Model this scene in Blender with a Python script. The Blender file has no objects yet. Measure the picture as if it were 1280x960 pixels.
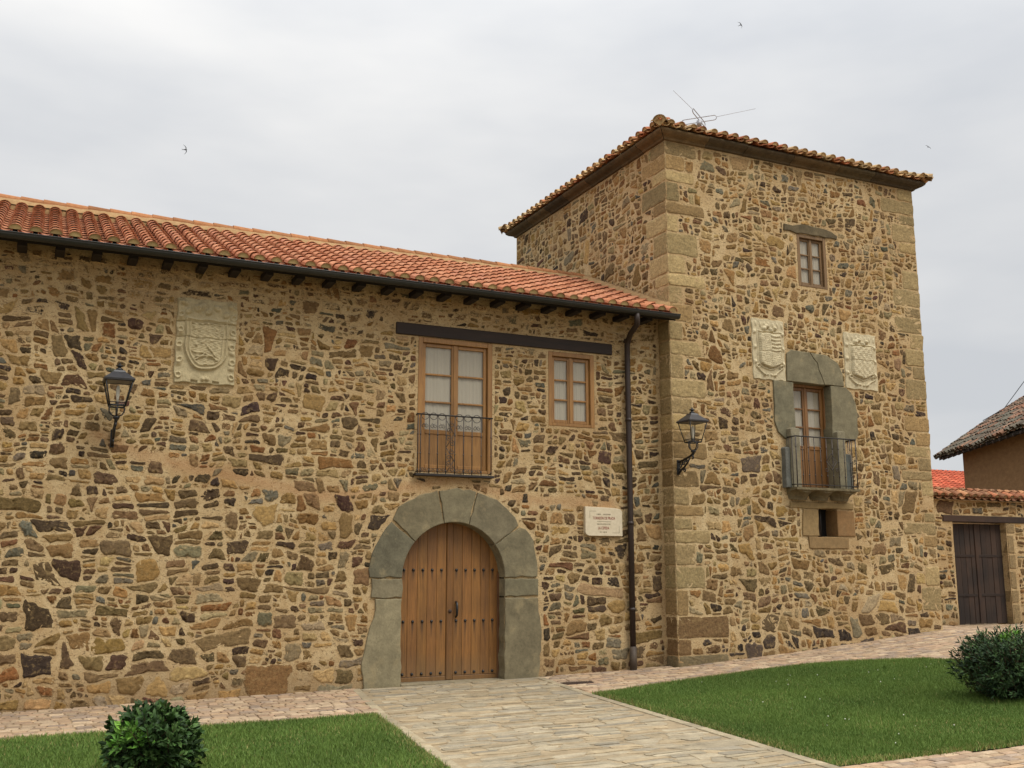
import bpy, math, random
import numpy as np
from mathutils import Vector, Matrix, geometry as mgeo

S = bpy.context.scene
COL = S.collection
R = math.radians
PI = math.pi

# ------------------------------------------------------------------ camera
cam_d = bpy.data.cameras.new('camera')
cam_d.sensor_width = 36.0
cam_d.lens = 36.0 * 1290.0 / 1280.0
cam_d.clip_start = 0.1
cam_d.clip_end = 3000
cam = bpy.data.objects.new('camera', cam_d)
COL.objects.link(cam)
cam.location = (0.0, -16.145, 1.807)
cam.rotation_euler = (R(90 + 10.16), 0, R(-25.27))
S.camera = cam

# ------------------------------------------------------------------ sky, sun, exposure (overcast day)
SUN_AZ, SUN_EL = 150.0, 52.0          # azimuth measured clockwise from +Y (world north); light from front right
w = bpy.data.worlds.new('World')
S.world = w
w.use_nodes = True
nt = w.node_tree
nt.nodes.clear()
N = nt.nodes.new
out = N('ShaderNodeOutputWorld'); bg = N('ShaderNodeBackground')
sky = N('ShaderNodeTexSky'); sky.sky_type = 'NISHITA'; sky.sun_disc = False
sky.sun_elevation = R(SUN_EL); sky.sun_rotation = R(SUN_AZ)
tc = N('ShaderNodeTexCoord')
sep = N('ShaderNodeSeparateXYZ'); nt.links.new(tc.outputs['Generated'], sep.inputs[0])
zc_ = N('ShaderNodeMath'); zc_.operation = 'MAXIMUM'; zc_.inputs[1].default_value = 0.0; nt.links.new(sep.outputs['Z'], zc_.inputs[0])
mq = N('ShaderNodeMath'); mq.operation = 'POWER'; mq.inputs[1].default_value = 3.0; nt.links.new(zc_.outputs[0], mq.inputs[0])
m1 = N('ShaderNodeMath'); m1.operation = 'MULTIPLY_ADD'; m1.inputs[1].default_value = 25.0; m1.inputs[2].default_value = .5; nt.links.new(mq.outputs[0], m1.inputs[0])
m2 = N('ShaderNodeMath'); m2.operation = 'MULTIPLY_ADD'; m2.inputs[2].default_value = 6.1; nt.links.new(zc_.outputs[0], m2.inputs[0]); nt.links.new(m1.outputs[0], m2.inputs[1])
mp = N('ShaderNodeMapping'); mp.inputs['Scale'].default_value = (1.0, 1.0, 3.0)
nt.links.new(tc.outputs['Generated'], mp.inputs[0])
nz = N('ShaderNodeTexNoise'); nz.inputs['Scale'].default_value = 1.9; nz.inputs['Detail'].default_value = 5; nz.inputs['Roughness'].default_value = .5
nt.links.new(mp.outputs[0], nz.inputs['Vector'])
cr = N('ShaderNodeValToRGB')
cr.color_ramp.elements[0].position = .34; cr.color_ramp.elements[0].color = (.78, .80, .83, 1)
cr.color_ramp.elements[1].position = .62; cr.color_ramp.elements[1].color = (1.05, 1.04, 1.02, 1)
nt.links.new(nz.outputs[0], cr.inputs[0])
mul = N('ShaderNodeVectorMath'); mul.operation = 'SCALE'
nt.links.new(cr.outputs[0], mul.inputs[0]); nt.links.new(m2.outputs[0], mul.inputs['Scale'])
mix = N('ShaderNodeMixRGB'); mix.inputs[0].default_value = .94
nt.links.new(sky.outputs[0], mix.inputs[1]); nt.links.new(mul.outputs[0], mix.inputs[2])
nt.links.new(mix.outputs[0], bg.inputs['Color'])
bg.inputs['Strength'].default_value = 0.1
nt.links.new(bg.outputs[0], out.inputs[0])

sun_d = bpy.data.lights.new('sun', 'SUN')
sun_d.energy = 1.5; sun_d.angle = R(28); sun_d.color = (1.0, .95, .86)
sun = bpy.data.objects.new('sun', sun_d); COL.objects.link(sun)
_d = Vector((math.sin(R(SUN_AZ)) * math.cos(R(SUN_EL)), math.cos(R(SUN_AZ)) * math.cos(R(SUN_EL)), math.sin(R(SUN_EL))))
sun.rotation_euler = _d.to_track_quat('Z', 'Y').to_euler()

S.view_settings.view_transform = 'Standard'
S.view_settings.look = 'None'
S.view_settings.gamma = 1
S.view_settings.exposure = 0.36
S.view_settings.use_curve_mapping = False

# ------------------------------------------------------------------ helpers
def lin(c):
    c = c / 255.0
    return c / 12.92 if c <= .04045 else ((c + .055) / 1.055) ** 2.4
K = 0.80
def C3(r, g, b, k=K):
    return (lin(r) * k, lin(g) * k, lin(b) * k)

def empty(name, loc=(0, 0, 0), label=None, cat=None, group=None, rz=0.0):
    o = bpy.data.objects.new(name, None)
    o.empty_display_size = .2
    COL.objects.link(o)
    o.location = loc; o.rotation_euler = (0, 0, rz)
    tag(o, label, cat, group)
    return o

def tag(o, label=None, cat=None, group=None, kind=None):
    if label: o['label'] = label
    if cat: o['category'] = cat
    if group: o['group'] = group
    if kind: o['kind'] = kind
    return o

class MB:
    """collects vertices and faces in world space (or in a local frame) for one mesh object"""
    def __init__(s):
        s.v = []; s.f = []; s.c = []; s.e = []; s.t = []; s.sm = []; s.mi = []
    def add(s, verts, faces, col=(1, 1, 1, 1), edge=1.0, tint=0.0, smooth=False, mi=0):
        b = len(s.v); n = len(verts)
        s.v.extend([tuple(map(float, p)) for p in verts])
        s.f.extend([tuple(b + i for i in f) for f in faces])
        s.sm.extend([smooth] * len(faces)); s.mi.extend([mi] * len(faces))
        if len(col) == 3: col = (*col, 1.0)
        s.c.extend([col] * n)
        s.e.extend(edge if hasattr(edge, '__len__') else [edge] * n)
        s.t.extend(tint if hasattr(tint, '__len__') else [tint] * n)
    def box(s, x0, x1, y0, y1, z0, z1, bev=0.0, **k):
        if x0 > x1: x0, x1 = x1, x0
        if y0 > y1: y0, y1 = y1, y0
        if z0 > z1: z0, z1 = z1, z0
        if bev <= 0:
            v = [(x, y, z) for x in (x0, x1) for y in (y0, y1) for z in (z0, z1)]
            f = [(0, 1, 3, 2), (4, 6, 7, 5), (0, 4, 5, 1), (2, 3, 7, 6), (0, 2, 6, 4), (1, 5, 7, 3)]
            s.add(v, f, **k); return
        b = min(bev, (x1 - x0) * .45, (y1 - y0) * .45, (z1 - z0) * .45)
        v = []; idx = {}
        X = (x0, x1); Y = (y0, y1); Z = (z0, z1)
        for i in (0, 1):
            for j in (0, 1):
                for kk in (0, 1):
                    sx, sy, sz = (1 if i == 0 else -1), (1 if j == 0 else -1), (1 if kk == 0 else -1)
                    idx[(i, j, kk, 'x')] = len(v); v.append((X[i], Y[j] + sy * b, Z[kk] + sz * b))
                    idx[(i, j, kk, 'y')] = len(v); v.append((X[i] + sx * b, Y[j], Z[kk] + sz * b))
                    idx[(i, j, kk, 'z')] = len(v); v.append((X[i] + sx * b, Y[j] + sy * b, Z[kk]))
        f = []
        for i in (0, 1):
            q = [idx[(i, j, kk, 'x')] for j, kk in ((0, 0), (1, 0), (1, 1), (0, 1))]; f.append(q if i else q[::-1])
            q = [idx[(j, i, kk, 'y')] for j, kk in ((0, 0), (1, 0), (1, 1), (0, 1))]; f.append(q[::-1] if i else q)
            q = [idx[(j, kk, i, 'z')] for j, kk in ((0, 0), (1, 0), (1, 1), (0, 1))]; f.append(q if i else q[::-1])
        for i in (0, 1):
            for j in (0, 1):
                def fix(q, want):
                    a, bb, c = [np.array(v[t]) for t in q[:3]]
                    n = np.cross(bb - a, c - a)
                    return q if np.dot(n, want) > 0 else q[::-1]
                si, sj = (1 if i else -1), (1 if j else -1)
                f.append(fix([idx[(i, j, 0, 'x')], idx[(i, j, 1, 'x')], idx[(i, j, 1, 'y')], idx[(i, j, 0, 'y')]], (si, sj, 0)))
                f.append(fix([idx[(i, 0, j, 'x')], idx[(i, 1, j, 'x')], idx[(i, 1, j, 'z')], idx[(i, 0, j, 'z')]], (si, 0, sj)))
                f.append(fix([idx[(0, i, j, 'y')], idx[(1, i, j, 'y')], idx[(1, i, j, 'z')], idx[(0, i, j, 'z')]], (0, si, sj)))
        for i in (0, 1):
            for j in (0, 1):
                for kk in (0, 1):
                    q = [idx[(i, j, kk, t)] for t in 'xyz']
                    a, bb, c = [np.array(v[t]) for t in q]
                    want = ((1 if i else -1), (1 if j else -1), (1 if kk else -1))
                    f.append(q if np.dot(np.cross(bb - a, c - a), want) > 0 else q[::-1])
        s.add(v, f, **k)
    def tube(s, pts, r, n=8, cap=True, closed=False, **k):
        pts = [Vector(p) for p in pts]; m = len(pts)
        rad = r if hasattr(r, '__len__') else [r] * m
        v = []; f = []; prev = None
        for i, p in enumerate(pts):
            if closed: t = pts[(i + 1) % m] - pts[i - 1]
            else: t = (pts[min(i + 1, m - 1)] - pts[max(i - 1, 0)])
            if t.length < 1e-9: t = Vector((0, 0, 1))
            t.normalize()
            if prev is None:
                a = Vector((0, 0, 1)) if abs(t.z) < .9 else Vector((1, 0, 0))
                prev = (a - t * a.dot(t)).normalized()
            else:
                prev = prev - t * prev.dot(t)
                prev = prev.normalized() if prev.length > 1e-6 else t.orthogonal().normalized()
            bt = t.cross(prev)
            for q in range(n):
                a = 2 * PI * q / n
                v.append(p + (prev * math.cos(a) + bt * math.sin(a)) * rad[i])
        for i in range(m if closed else m - 1):
            a0 = i * n; b0 = ((i + 1) % m) * n
            for q in range(n):
                f.append((a0 + q, a0 + (q + 1) % n, b0 + (q + 1) % n, b0 + q))
        if cap and not closed:
            f.append(tuple(range(n))[::-1]); f.append(tuple((m - 1) * n + q for q in range(n)))
        kk = dict(smooth=True); kk.update(k)
        s.add(v, f, **kk)
    def prism(s, poly, y0, y1, bev=.0, plane='xz', **k):
        """polygon in x,z given counter-clockwise seen from -y; front at y0, back at y1"""
        P = np.array(poly, float); n = len(P)
        area = .5 * np.sum(P[:, 0] * np.roll(P[:, 1], -1) - np.roll(P[:, 0], -1) * P[:, 1])
        if area < 0: P = P[::-1]
        rings = []
        if bev > 0:
            nrm = []
            for i in range(n):
                a = P[i] - P[i - 1]; b = P[(i + 1) % n] - P[i]
                na = np.array([-a[1], a[0]]) / (np.linalg.norm(a) + 1e-9); nb = np.array([-b[1], b[0]]) / (np.linalg.norm(b) + 1e-9)
                m = na + nb; m = m / (np.linalg.norm(m) + 1e-9); nrm.append(m)
            Q = P + np.array(nrm) * bev
            rings = [(Q, y0), (P + np.array(nrm) * bev * .3, y0 + bev * .3), (P, y0 + bev), (P, y1)]
        else:
            rings = [(P, y0), (P, y1)]
        v = []; f = []
        for q, y in rings:
            for p in q: v.append((p[0], y, p[1]) if plane == 'xz' else (y, p[0], p[1]) if plane == 'yz' else (p[0], p[1], -y))
        for r_ in range(len(rings) - 1):
            for i in range(n):
                a = r_ * n + i; b = r_ * n + (i + 1) % n
                f.append((a, a + n, b + n, b))
        f.append(tuple(range(n)))
        f.append(tuple((len(rings) - 1) * n + i for i in range(n))[::-1])
        if plane == 'yz': f = [t[::-1] for t in f]
        s.add(v, f, **k)
    def lathe(s, prof, cx, cy, n=16, **k):
        v = []; f = []
        for r, z in prof:
            for q in range(n):
                a = 2 * PI * q / n
                v.append((cx + r * math.cos(a), cy + r * math.sin(a), z))
        for i in range(len(prof) - 1):
            for q in range(n):
                f.append((i * n + q, i * n + (q + 1) % n, (i + 1) * n + (q + 1) % n, (i + 1) * n + q))
        kk = dict(smooth=True); kk.update(k)
        s.add(v, f, **kk)
    def build(s, name, mats, parent=None, attrs=False):
        me = bpy.data.meshes.new(name)
        vs = np.array(s.v, dtype=np.float64)
        if parent is not None:
            M = Matrix.Translation(parent_loc(parent))
            rz = parent_rz(parent)
            vs = vs - np.array(parent_loc(parent))
            if abs(rz) > 1e-9:
                c, sn = math.cos(-rz), math.sin(-rz)
                vs = np.stack([vs[:, 0] * c - vs[:, 1] * sn, vs[:, 0] * sn + vs[:, 1] * c, vs[:, 2]], 1)
        me.from_pydata(vs.tolist(), [], s.f)
        me.polygons.foreach_set('use_smooth', s.sm)
        if not isinstance(mats, (list, tuple)): mats = [mats]
        for m in mats: me.materials.append(m)
        if len(mats) > 1: me.polygons.foreach_set('material_index', s.mi)
        if attrs:
            a = me.attributes.new('stone_col', 'FLOAT_COLOR', 'POINT'); a.data.foreach_set('color', np.array(s.c, dtype=np.float32).ravel())
            a = me.attributes.new('edge', 'FLOAT', 'POINT'); a.data.foreach_set('value', np.array(s.e, dtype=np.float32))
            a = me.attributes.new('tint', 'FLOAT', 'POINT'); a.data.foreach_set('value', np.array(s.t, dtype=np.float32))
        me.update()
        o = bpy.data.objects.new(name, me)
        COL.objects.link(o)
        if parent is not None: o.parent = parent
        return o

def parent_loc(p):
    l = np.array(p.location)
    q = p.parent
    while q is not None:
        l = l + np.array(q.location); q = q.parent
    return l
def parent_rz(p):
    r_ = 0
    while p is not None:
        r_ += p.rotation_euler[2]; p = p.parent
    return r_

# ------------------------------------------------------------------ materials
def newmat(name):
    m = bpy.data.materials.new(name); m.use_nodes = True
    t = m.node_tree; t.nodes.clear()
    o = t.nodes.new('ShaderNodeOutputMaterial'); b = t.nodes.new('ShaderNodeBsdfPrincipled')
    t.links.new(b.outputs[0], o.inputs[0])
    return m, t, b
def nd(t, typ, **k):
    n = t.nodes.new(typ)
    for a, v in k.items():
        if a in ('operation', 'blend_type', 'data_type', 'attribute_name', 'attribute_type', 'wave_type', 'bands_direction', 'feature', 'distance', 'interpolation_type'): setattr(n, a, v)
        else: n.inputs[a.replace('_', ' ')].default_value = v
    return n
def noise(t, vec, scale, detail=4, rough=.55, dist=0.0):
    n = nd(t, 'ShaderNodeTexNoise', Scale=scale, Detail=detail, Roughness=rough, Distortion=dist)
    t.links.new(vec, n.inputs['Vector']); return n.outputs[0]
def ramp(t, val, p0, c0, p1, c1):
    r_ = t.nodes.new('ShaderNodeValToRGB')
    e = r_.color_ramp.elements
    e[0].position = p0; e[0].color = (*c0, 1) if hasattr(c0, '__len__') else (c0, c0, c0, 1)
    e[1].position = p1; e[1].color = (*c1, 1) if hasattr(c1, '__len__') else (c1, c1, c1, 1)
    t.links.new(val, r_.inputs[0]); return r_.outputs[0]
def mixc(t, fac, a, b, mode='MIX'):
    m = t.nodes.new('ShaderNodeMixRGB'); m.blend_type = mode
    for sck, v in ((m.inputs[0], fac), (m.inputs[1], a), (m.inputs[2], b)):
        if hasattr(v, 'is_linked'): t.links.new(v, sck)
        else: sck.default_value = v if not hasattr(v, '__len__') else (*v[:3], 1)
    return m.outputs[0]
def math2(t, op, a, b=0.0, c=None):
    m = t.nodes.new('ShaderNodeMath'); m.operation = op
    for i, v in enumerate((a, b, c)):
        if v is None: continue
        if hasattr(v, 'is_linked'): t.links.new(v, m.inputs[i])
        else: m.inputs[i].default_value = v
    return m.outputs[0]
def bump(t, b, h, strength=.5, dist=.01):
    bp = nd(t, 'ShaderNodeBump', Strength=strength, Distance=dist)
    t.links.new(h, bp.inputs['Height']); t.links.new(bp.outputs[0], b.inputs['Normal'])
def objvec(t, scale=(1, 1, 1)):
    tcn = t.nodes.new('ShaderNodeTexCoord')
    mpn = t.nodes.new('ShaderNodeMapping'); mpn.inputs['Scale'].default_value = scale
    t.links.new(tcn.outputs['Object'], mpn.inputs[0]); return mpn.outputs[0]

def mat_rubble(name, mortar_a, mortar_b, tintc):
    m, t, b = newmat(name)
    v = objvec(t)
    at = nd(t, 'ShaderNodeAttribute', attribute_name='stone_col')
    ed = nd(t, 'ShaderNodeAttribute', attribute_name='edge')
    ti = nd(t, 'ShaderNodeAttribute', attribute_name='tint')
    n1 = noise(t, v, 9, 6, .65); n2 = noise(t, v, 60, 5, .7); n3 = noise(t, v, .8, 4, .6); n4 = noise(t, v, 26, 6, .7, .4)
    # mortar
    mc = mixc(t, ramp(t, n1, .35, 0, .68, 1), mortar_a, mortar_b)
    mc = mixc(t, ramp(t, n3, .38, 0.0, .66, .5), mc, C3(172, 134, 88))
    vch = objvec(t, (1, 1, 1.9))
    ch = noise(t, vch, 21, 3, .6, .9)
    chc = mixc(t, ramp(t, noise(t, vch, 9, 2, .5), .4, 0, .6, 1), C3(96, 80, 58), C3(146, 112, 72))
    mc = mixc(t, ramp(t, ch, .57, 0, .615, .7), mc, chc)
    spz = t.nodes.new('ShaderNodeSeparateXYZ'); t.links.new(v, spz.inputs[0])
    damp = ramp(t, math2(t, 'ADD', spz.outputs['Z'], math2(t, 'MULTIPLY', math2(t, 'SUBTRACT', n3, .5), 1.1)), .0, .55, .5, 0)
    mc = mixc(t, damp, mc, C3(134, 108, 76))
    mc = mixc(t, ti.outputs['Fac'], mc, tintc)
    mc = mixc(t, 1.0, mc, ramp(t, n2, .25, .66, .75, 1.16), 'MULTIPLY')
    # stone: own colour, strata, blotches
    vs = objvec(t, (6, 6, 22))
    ns = noise(t, vs, 1.6, 5, .7, .6)
    sc = mixc(t, 1.0, at.outputs['Color'], ramp(t, n4, .25, .5, .78, 1.45), 'MULTIPLY')
    sc = mixc(t, 1.0, sc, ramp(t, ns, .28, .72, .72, 1.25), 'MULTIPLY')
    sc = mixc(t, ramp(t, noise(t, v, 15, 4, .6, .8), .53, 0.0, .70, .6), sc, C3(162, 136, 92))
    # mortar creeping over the rims
    k = math2(t, 'ADD', ed.outputs['Fac'], math2(t, 'MULTIPLY', math2(t, 'SUBTRACT', noise(t, v, 20, 7, .72, .8), .5), 2.1))
    k = math2(t, 'ADD', k, math2(t, 'SUBTRACT', at.outputs['Alpha'], 1.0))
    mask = ramp(t, k, .17, 0, .34, 1)
    col = mixc(t, mask, mc, sc)
    t.links.new(col, b.inputs['Base Color'])
    b.inputs['Roughness'].default_value = .93
    b.inputs['Specular IOR Level'].default_value = .2
    h = math2(t, 'ADD', math2(t, 'MULTIPLY', n4, .7), math2(t, 'MULTIPLY', n2, .5))
    h = math2(t, 'ADD', h, math2(t, 'MULTIPLY', mask, -.25))
    bump(t, b, h, .85, .018)
    return m

def mat_attr(name, rough=.85, var=.5, scale=14, speck=None, bumpd=.006, spec=.25):
    """colour from the mesh's own piece colours, with mottling"""
    m, t, b = newmat(name)
    v = objvec(t)
    at = nd(t, 'ShaderNodeAttribute', attribute_name='stone_col')
    n1 = noise(t, v, scale, 6, .68, .3); n2 = noise(t, v, scale * 6, 4, .7)
    c = mixc(t, 1.0, at.outputs['Color'], ramp(t, n1, .25, 1 - var, .75, 1 + var * .6), 'MULTIPLY')
    c = mixc(t, 1.0, c, ramp(t, n2, .25, .8, .75, 1.12), 'MULTIPLY')
    pit = noise(t, v, 48, 4, .75, .4)
    c = mixc(t, ramp(t, pit, .57, 0, .68, .38), c, C3(70, 62, 50)) if bumpd > .0055 else c
    if speck:
        c = mixc(t, ramp(t, noise(t, v, scale * .6, 5, .7), .56, 0, .68, speck[1]), c, speck[0])
    t.links.new(c, b.inputs['Base Color'])
    b.inputs['Roughness'].default_value = rough
    b.inputs['Specular IOR Level'].default_value = spec
    bump(t, b, math2(t, 'ADD', n1, math2(t, 'MULTIPLY', n2, .5)), .6, bumpd)
    return m

def mat_plain(name, c, c2=None, rough=.7, scale=8, stretch=(1, 1, 1), metal=0.0, spec=.3, bumpd=.003, fine=.25):
    m, t, b = newmat(name)
    v = objvec(t, stretch)
    n1 = noise(t, v, scale, 6, .65, .3); n2 = noise(t, v, scale * 7, 3, .6)
    c2 = c2 or tuple(x * .72 for x in c)
    cc = mixc(t, ramp(t, n1, .3, 0, .7, 1), c2, c)
    cc = mixc(t, 1.0, cc, ramp(t, n2, .25, 1 - fine, .75, 1 + fine * .5), 'MULTIPLY')
    t.links.new(cc, b.inputs['Base Color'])
    b.inputs['Roughness'].default_value = rough; b.inputs['Metallic'].default_value = metal
    b.inputs['Specular IOR Level'].default_value = spec
    bump(t, b, math2(t, 'ADD', n1, math2(t, 'MULTIPLY', n2, .4)), .5, bumpd)
    return m

def mat_wood(name, c, c2, rough=.55, axis='z', grey=None):
    m, t, b = newmat(name)
    st = {'z': (26, 26, 1.4), 'x': (1.4, 26, 26)}[axis]
    v = objvec(t, st)
    n1 = noise(t, v, 1.0, 6, .6, .8); n2 = noise(t, v, 4.5, 4, .7, .3); n3 = noise(t, objvec(t), 1.3, 3, .5)
    at = nd(t, 'ShaderNodeAttribute', attribute_name='stone_col')
    cc = mixc(t, ramp(t, n1, .3, 0, .72, 1), c2, c)
    cc = mixc(t, 1.0, cc, ramp(t, n2, .3, .78, .7, 1.12), 'MULTIPLY')
    cc = mixc(t, 1.0, cc, ramp(t, n3, .3, .75, .7, 1.15), 'MULTIPLY')
    if name == 'oiled_door_wood':
        sp = t.nodes.new('ShaderNodeSeparateXYZ'); t.links.new(objvec(t), sp.inputs[0])
        ph = math2(t, 'ADD', .035, math2(t, 'MULTIPLY', math2(t, 'GREATER_THAN', sp.outputs['X'], .02), .105))
        fx = math2(t, 'FRACT', math2(t, 'ADD', math2(t, 'DIVIDE', math2(t, 'SUBTRACT', sp.outputs['X'], ph), .166), 10.5))
        dx = math2(t, 'ABSOLUTE', math2(t, 'SUBTRACT', fx, .5))
        mk = ramp(t, math2(t, 'ADD', dx, math2(t, 'MULTIPLY', math2(t, 'SUBTRACT', n2, .5), .12)), .05, 1, .17, 0)
        tot = None
        for z1_, ln in ((.955, .30), (1.79, .20)):
            u_ = math2(t, 'DIVIDE', math2(t, 'SUBTRACT', z1_, sp.outputs['Z']), ln)
            q_ = math2(t, 'MULTIPLY', math2(t, 'GREATER_THAN', u_, 0.0), math2(t, 'MAXIMUM', math2(t, 'SUBTRACT', 1.0, u_), 0.0))
            tot = q_ if tot is None else math2(t, 'ADD', tot, q_)
        cc = mixc(t, math2(t, 'MULTIPLY', math2(t, 'MULTIPLY', mk, tot), .9), cc, C3(48, 35, 24))
        foot = ramp(t, math2(t, 'ADD', sp.outputs['Z'], math2(t, 'MULTIPLY', math2(t, 'SUBTRACT', n3, .5), .5)), .0, .5, .45, 0)
        cc = mixc(t, foot, cc, C3(120, 98, 66))
    if grey: cc = mixc(t, ramp(t, n3, .42, 0, .62, .7), cc, grey)
    cc = mixc(t, 1.0, cc, at.outputs['Color'], 'MULTIPLY')
    t.links.new(cc, b.inputs['Base Color'])
    b.inputs['Roughness'].default_value = rough
    bump(t, b, math2(t, 'ADD', n1, n2), .35, .003)
    return m

def mat_glass(name, tint=(.9, .93, .92), refl=.05):
    m = bpy.data.materials.new(name); m.use_nodes = True
    t = m.node_tree; t.nodes.clear()
    o = t.nodes.new('ShaderNodeOutputMaterial')
    tr = t.nodes.new('ShaderNodeBsdfTransparent'); tr.inputs[0].default_value = (*tint, 1)
    gl = t.nodes.new('ShaderNodeBsdfGlossy'); gl.inputs['Roughness'].default_value = .03
    fr = t.nodes.new('ShaderNodeLayerWeight'); fr.inputs['Blend'].default_value = .5
    mx = t.nodes.new('ShaderNodeMixShader')
    t.links.new(math2(t, 'MULTIPLY_ADD', math2(t, 'POWER', fr.outputs['Facing'], 4.0), .7, .045 + refl), mx.inputs[0])
    t.links.new(tr.outputs[0], mx.inputs[1]); t.links.new(gl.outputs[0], mx.inputs[2])
    t.links.new(mx.outputs[0], o.inputs[0])
    return m

MORT_A = C3(220, 195, 150, .84); MORT_B = C3(200, 171, 124, .84)
M = {}
M['rubble'] = mat_rubble('rubble_masonry', MORT_A, MORT_B, C3(186, 136, 92))
M['grey_stone'] = mat_attr('grey_dressed_stone', .9, .4, 4.5, (C3(164, 148, 112), .55), .009)
M['pale_stone'] = mat_attr('pale_carved_stone', .9, .28, 12, (C3(150, 130, 95), .35), .006)
M['cornice'] = mat_attr('weathered_cornice_stone', .92, .45, 7, (C3(70, 62, 46), .5), .008)
M['tile_new'] = mat_attr('red_clay_tile', .9, .3, 16, (C3(150, 96, 62), .35), .004, .1)
M['tile_old'] = mat_attr('weathered_clay_tile', .9, .45, 12, (C3(205, 178, 130), .5), .006)
M['tile_mossy'] = mat_attr('lichened_clay_tile', .95, .5, 10, (C3(128, 120, 100), .7), .008)
M['paver'] = mat_attr('paving_sett', .92, .3, 10, None, .004)
M['flag'] = mat_attr('flagstone', .9, .35, 5, (C3(150, 128, 92), .5), .006)
M['mortar_bed'] = mat_plain('mortar_bed', C3(168, 142, 108), C3(140, 116, 86), .95, 12, bumpd=.006)
M['mortar'] = mat_plain('lime_mortar', C3(184, 150, 104), C3(156, 122, 82), .95, 10, bumpd=.006)
M['plain_wall'] = mat_plain('rendered_wall', C3(165, 132, 88), C3(140, 108, 70), .95, 3, bumpd=.01)
M['honey_wood'] = mat_wood('varnished_honey_wood', C3(180, 134, 72, .82), C3(150, 106, 54, .82), .45)
M['door_wood'] = mat_wood('oiled_door_wood', C3(160, 110, 50, .8), C3(118, 78, 32, .8), .55)
M['brown_wood'] = mat_wood('brown_window_wood', C3(160, 116, 64, .85), C3(124, 86, 46, .85), .5)
M['old_wood'] = mat_wood('weathered_frame_wood', C3(150, 118, 76), C3(116, 88, 54), .7)
M['beam'] = mat_wood('dark_stained_beam', C3(60, 44, 34), C3(42, 31, 24), .7, 'x')
M['gate_wood'] = mat_wood('old_gate_wood', C3(62, 44, 32), C3(34, 25, 19), .9, 'z', C3(70, 50, 36))
M['soffit'] = mat_plain('dark_soffit_board', C3(52, 46, 38), None, .85, 6)
M['gutter'] = mat_plain('dark_painted_gutter', C3(46, 48, 44), C3(36, 37, 34), .45, 5, spec=.5, bumpd=.001)
M['pipe'] = mat_plain('brown_downpipe', C3(62, 48, 40), C3(50, 38, 32), .5, 5, spec=.4, bumpd=.001)
M['pipe_grey'] = mat_plain('grey_iron_shoe', C3(92, 80, 66), C3(72, 60, 50), .6, 9)
M['iron'] = mat_plain('wrought_iron', C3(62, 56, 52), C3(44, 40, 38), .55, 14, metal=.3, spec=.4, bumpd=.001)
M['iron_grey'] = mat_plain('grey_wrought_iron', C3(88, 80, 76), C3(66, 60, 57), .5, 14, metal=.3, spec=.4, bumpd=.001)
M['black_iron'] = mat_plain('black_cast_iron', C3(30, 30, 32), C3(22, 22, 23), .4, 10, spec=.5, bumpd=.001)
M['cap_metal'] = mat_plain('black_lamp_roof', C3(66, 66, 70), C3(50, 50, 53), .42, 10, spec=.6, bumpd=.001)
M['curtain'] = mat_plain('white_curtain', C3(184, 174, 156, .85), C3(176, 166, 148, .85), .95, 3, (14, 14, .4), bumpd=.002, fine=.06)
M['curtain_dim'] = mat_plain('grey_lining', C3(120, 92, 70), C3(90, 66, 50), .95, 5)
M['glass'] = mat_glass('window_glass', (.97, .98, .97), .0)
M['lamp_glass'] = mat_glass('lamp_glass', (.96, .96, .94), .0)
M['dark_room'] = mat_plain('dark_room', C3(48, 42, 36), None, .95, 3)
M['marble'] = mat_plain('cream_plaque_marble', C3(222, 208, 180, .9), C3(205, 190, 160, .9), .5, 14, bumpd=.0008, fine=.12)
M['red_letter'] = mat_plain('red_engraved_letter', C3(158, 76, 62), None, .7, 20)
M['grey_letter'] = mat_plain('grey_engraved_letter', C3(112, 98, 78), None, .7, 20)
M['alu'] = mat_plain('aluminium', C3(185, 185, 190), C3(165, 165, 170), .45, 8, metal=.4, bumpd=.0005)
M['bulb'] = mat_plain('white_bulb', C3(225, 222, 210, .9), None, .3, 8, bumpd=.0005)
M['adobe'] = mat_plain('brown_adobe', C3(150, 118, 80), C3(124, 94, 62), .97, 4, (1, 1, 2.5), bumpd=.015)
M['bird'] = mat_plain('dark_feather', C3(50, 46, 44), None, .8, 20)
M['grate'] = mat_plain('rusty_cast_iron', C3(92, 72, 60), C3(66, 52, 44), .8, 12)
M['cable'] = mat_plain('black_cable', C3(60, 60, 64), None, .7, 8)

# ------------------------------------------------------------------ terrain
GX = [-60, -3, 0, 5, 8, 10, 10.7, 13.4, 15.4, 17.1, 18.5, 20, 60]
GZ = [-.25, -.16, -.12, -.04, 0, .05, .09, .27, .43, .58, .56, .48, .48]
def gz(x): return float(np.interp(x, GX, GZ))

# ------------------------------------------------------------------ rubble generator
def clip_half(P, n, d):
    """keep the side where p.n <= d"""
    out_ = []; m = len(P)
    if m == 0: return P
    s = [p[0] * n[0] + p[1] * n[1] - d for p in P]
    for i in range(m):
        a, b = P[i], P[(i + 1) % m]; sa, sb = s[i], s[(i + 1) % m]
        if sa <= 0: out_.append(a)
        if (sa < 0 < sb) or (sb < 0 < sa):
            k_ = sa / (sa - sb); out_.append((a[0] + (b[0] - a[0]) * k_, a[1] + (b[1] - a[1]) * k_))
    return out_
def parea(P):
    return .5 * sum(P[i][0] * P[(i + 1) % len(P)][1] - P[(i + 1) % len(P)][0] * P[i][1] for i in range(len(P))) if len(P) > 2 else 0

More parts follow.
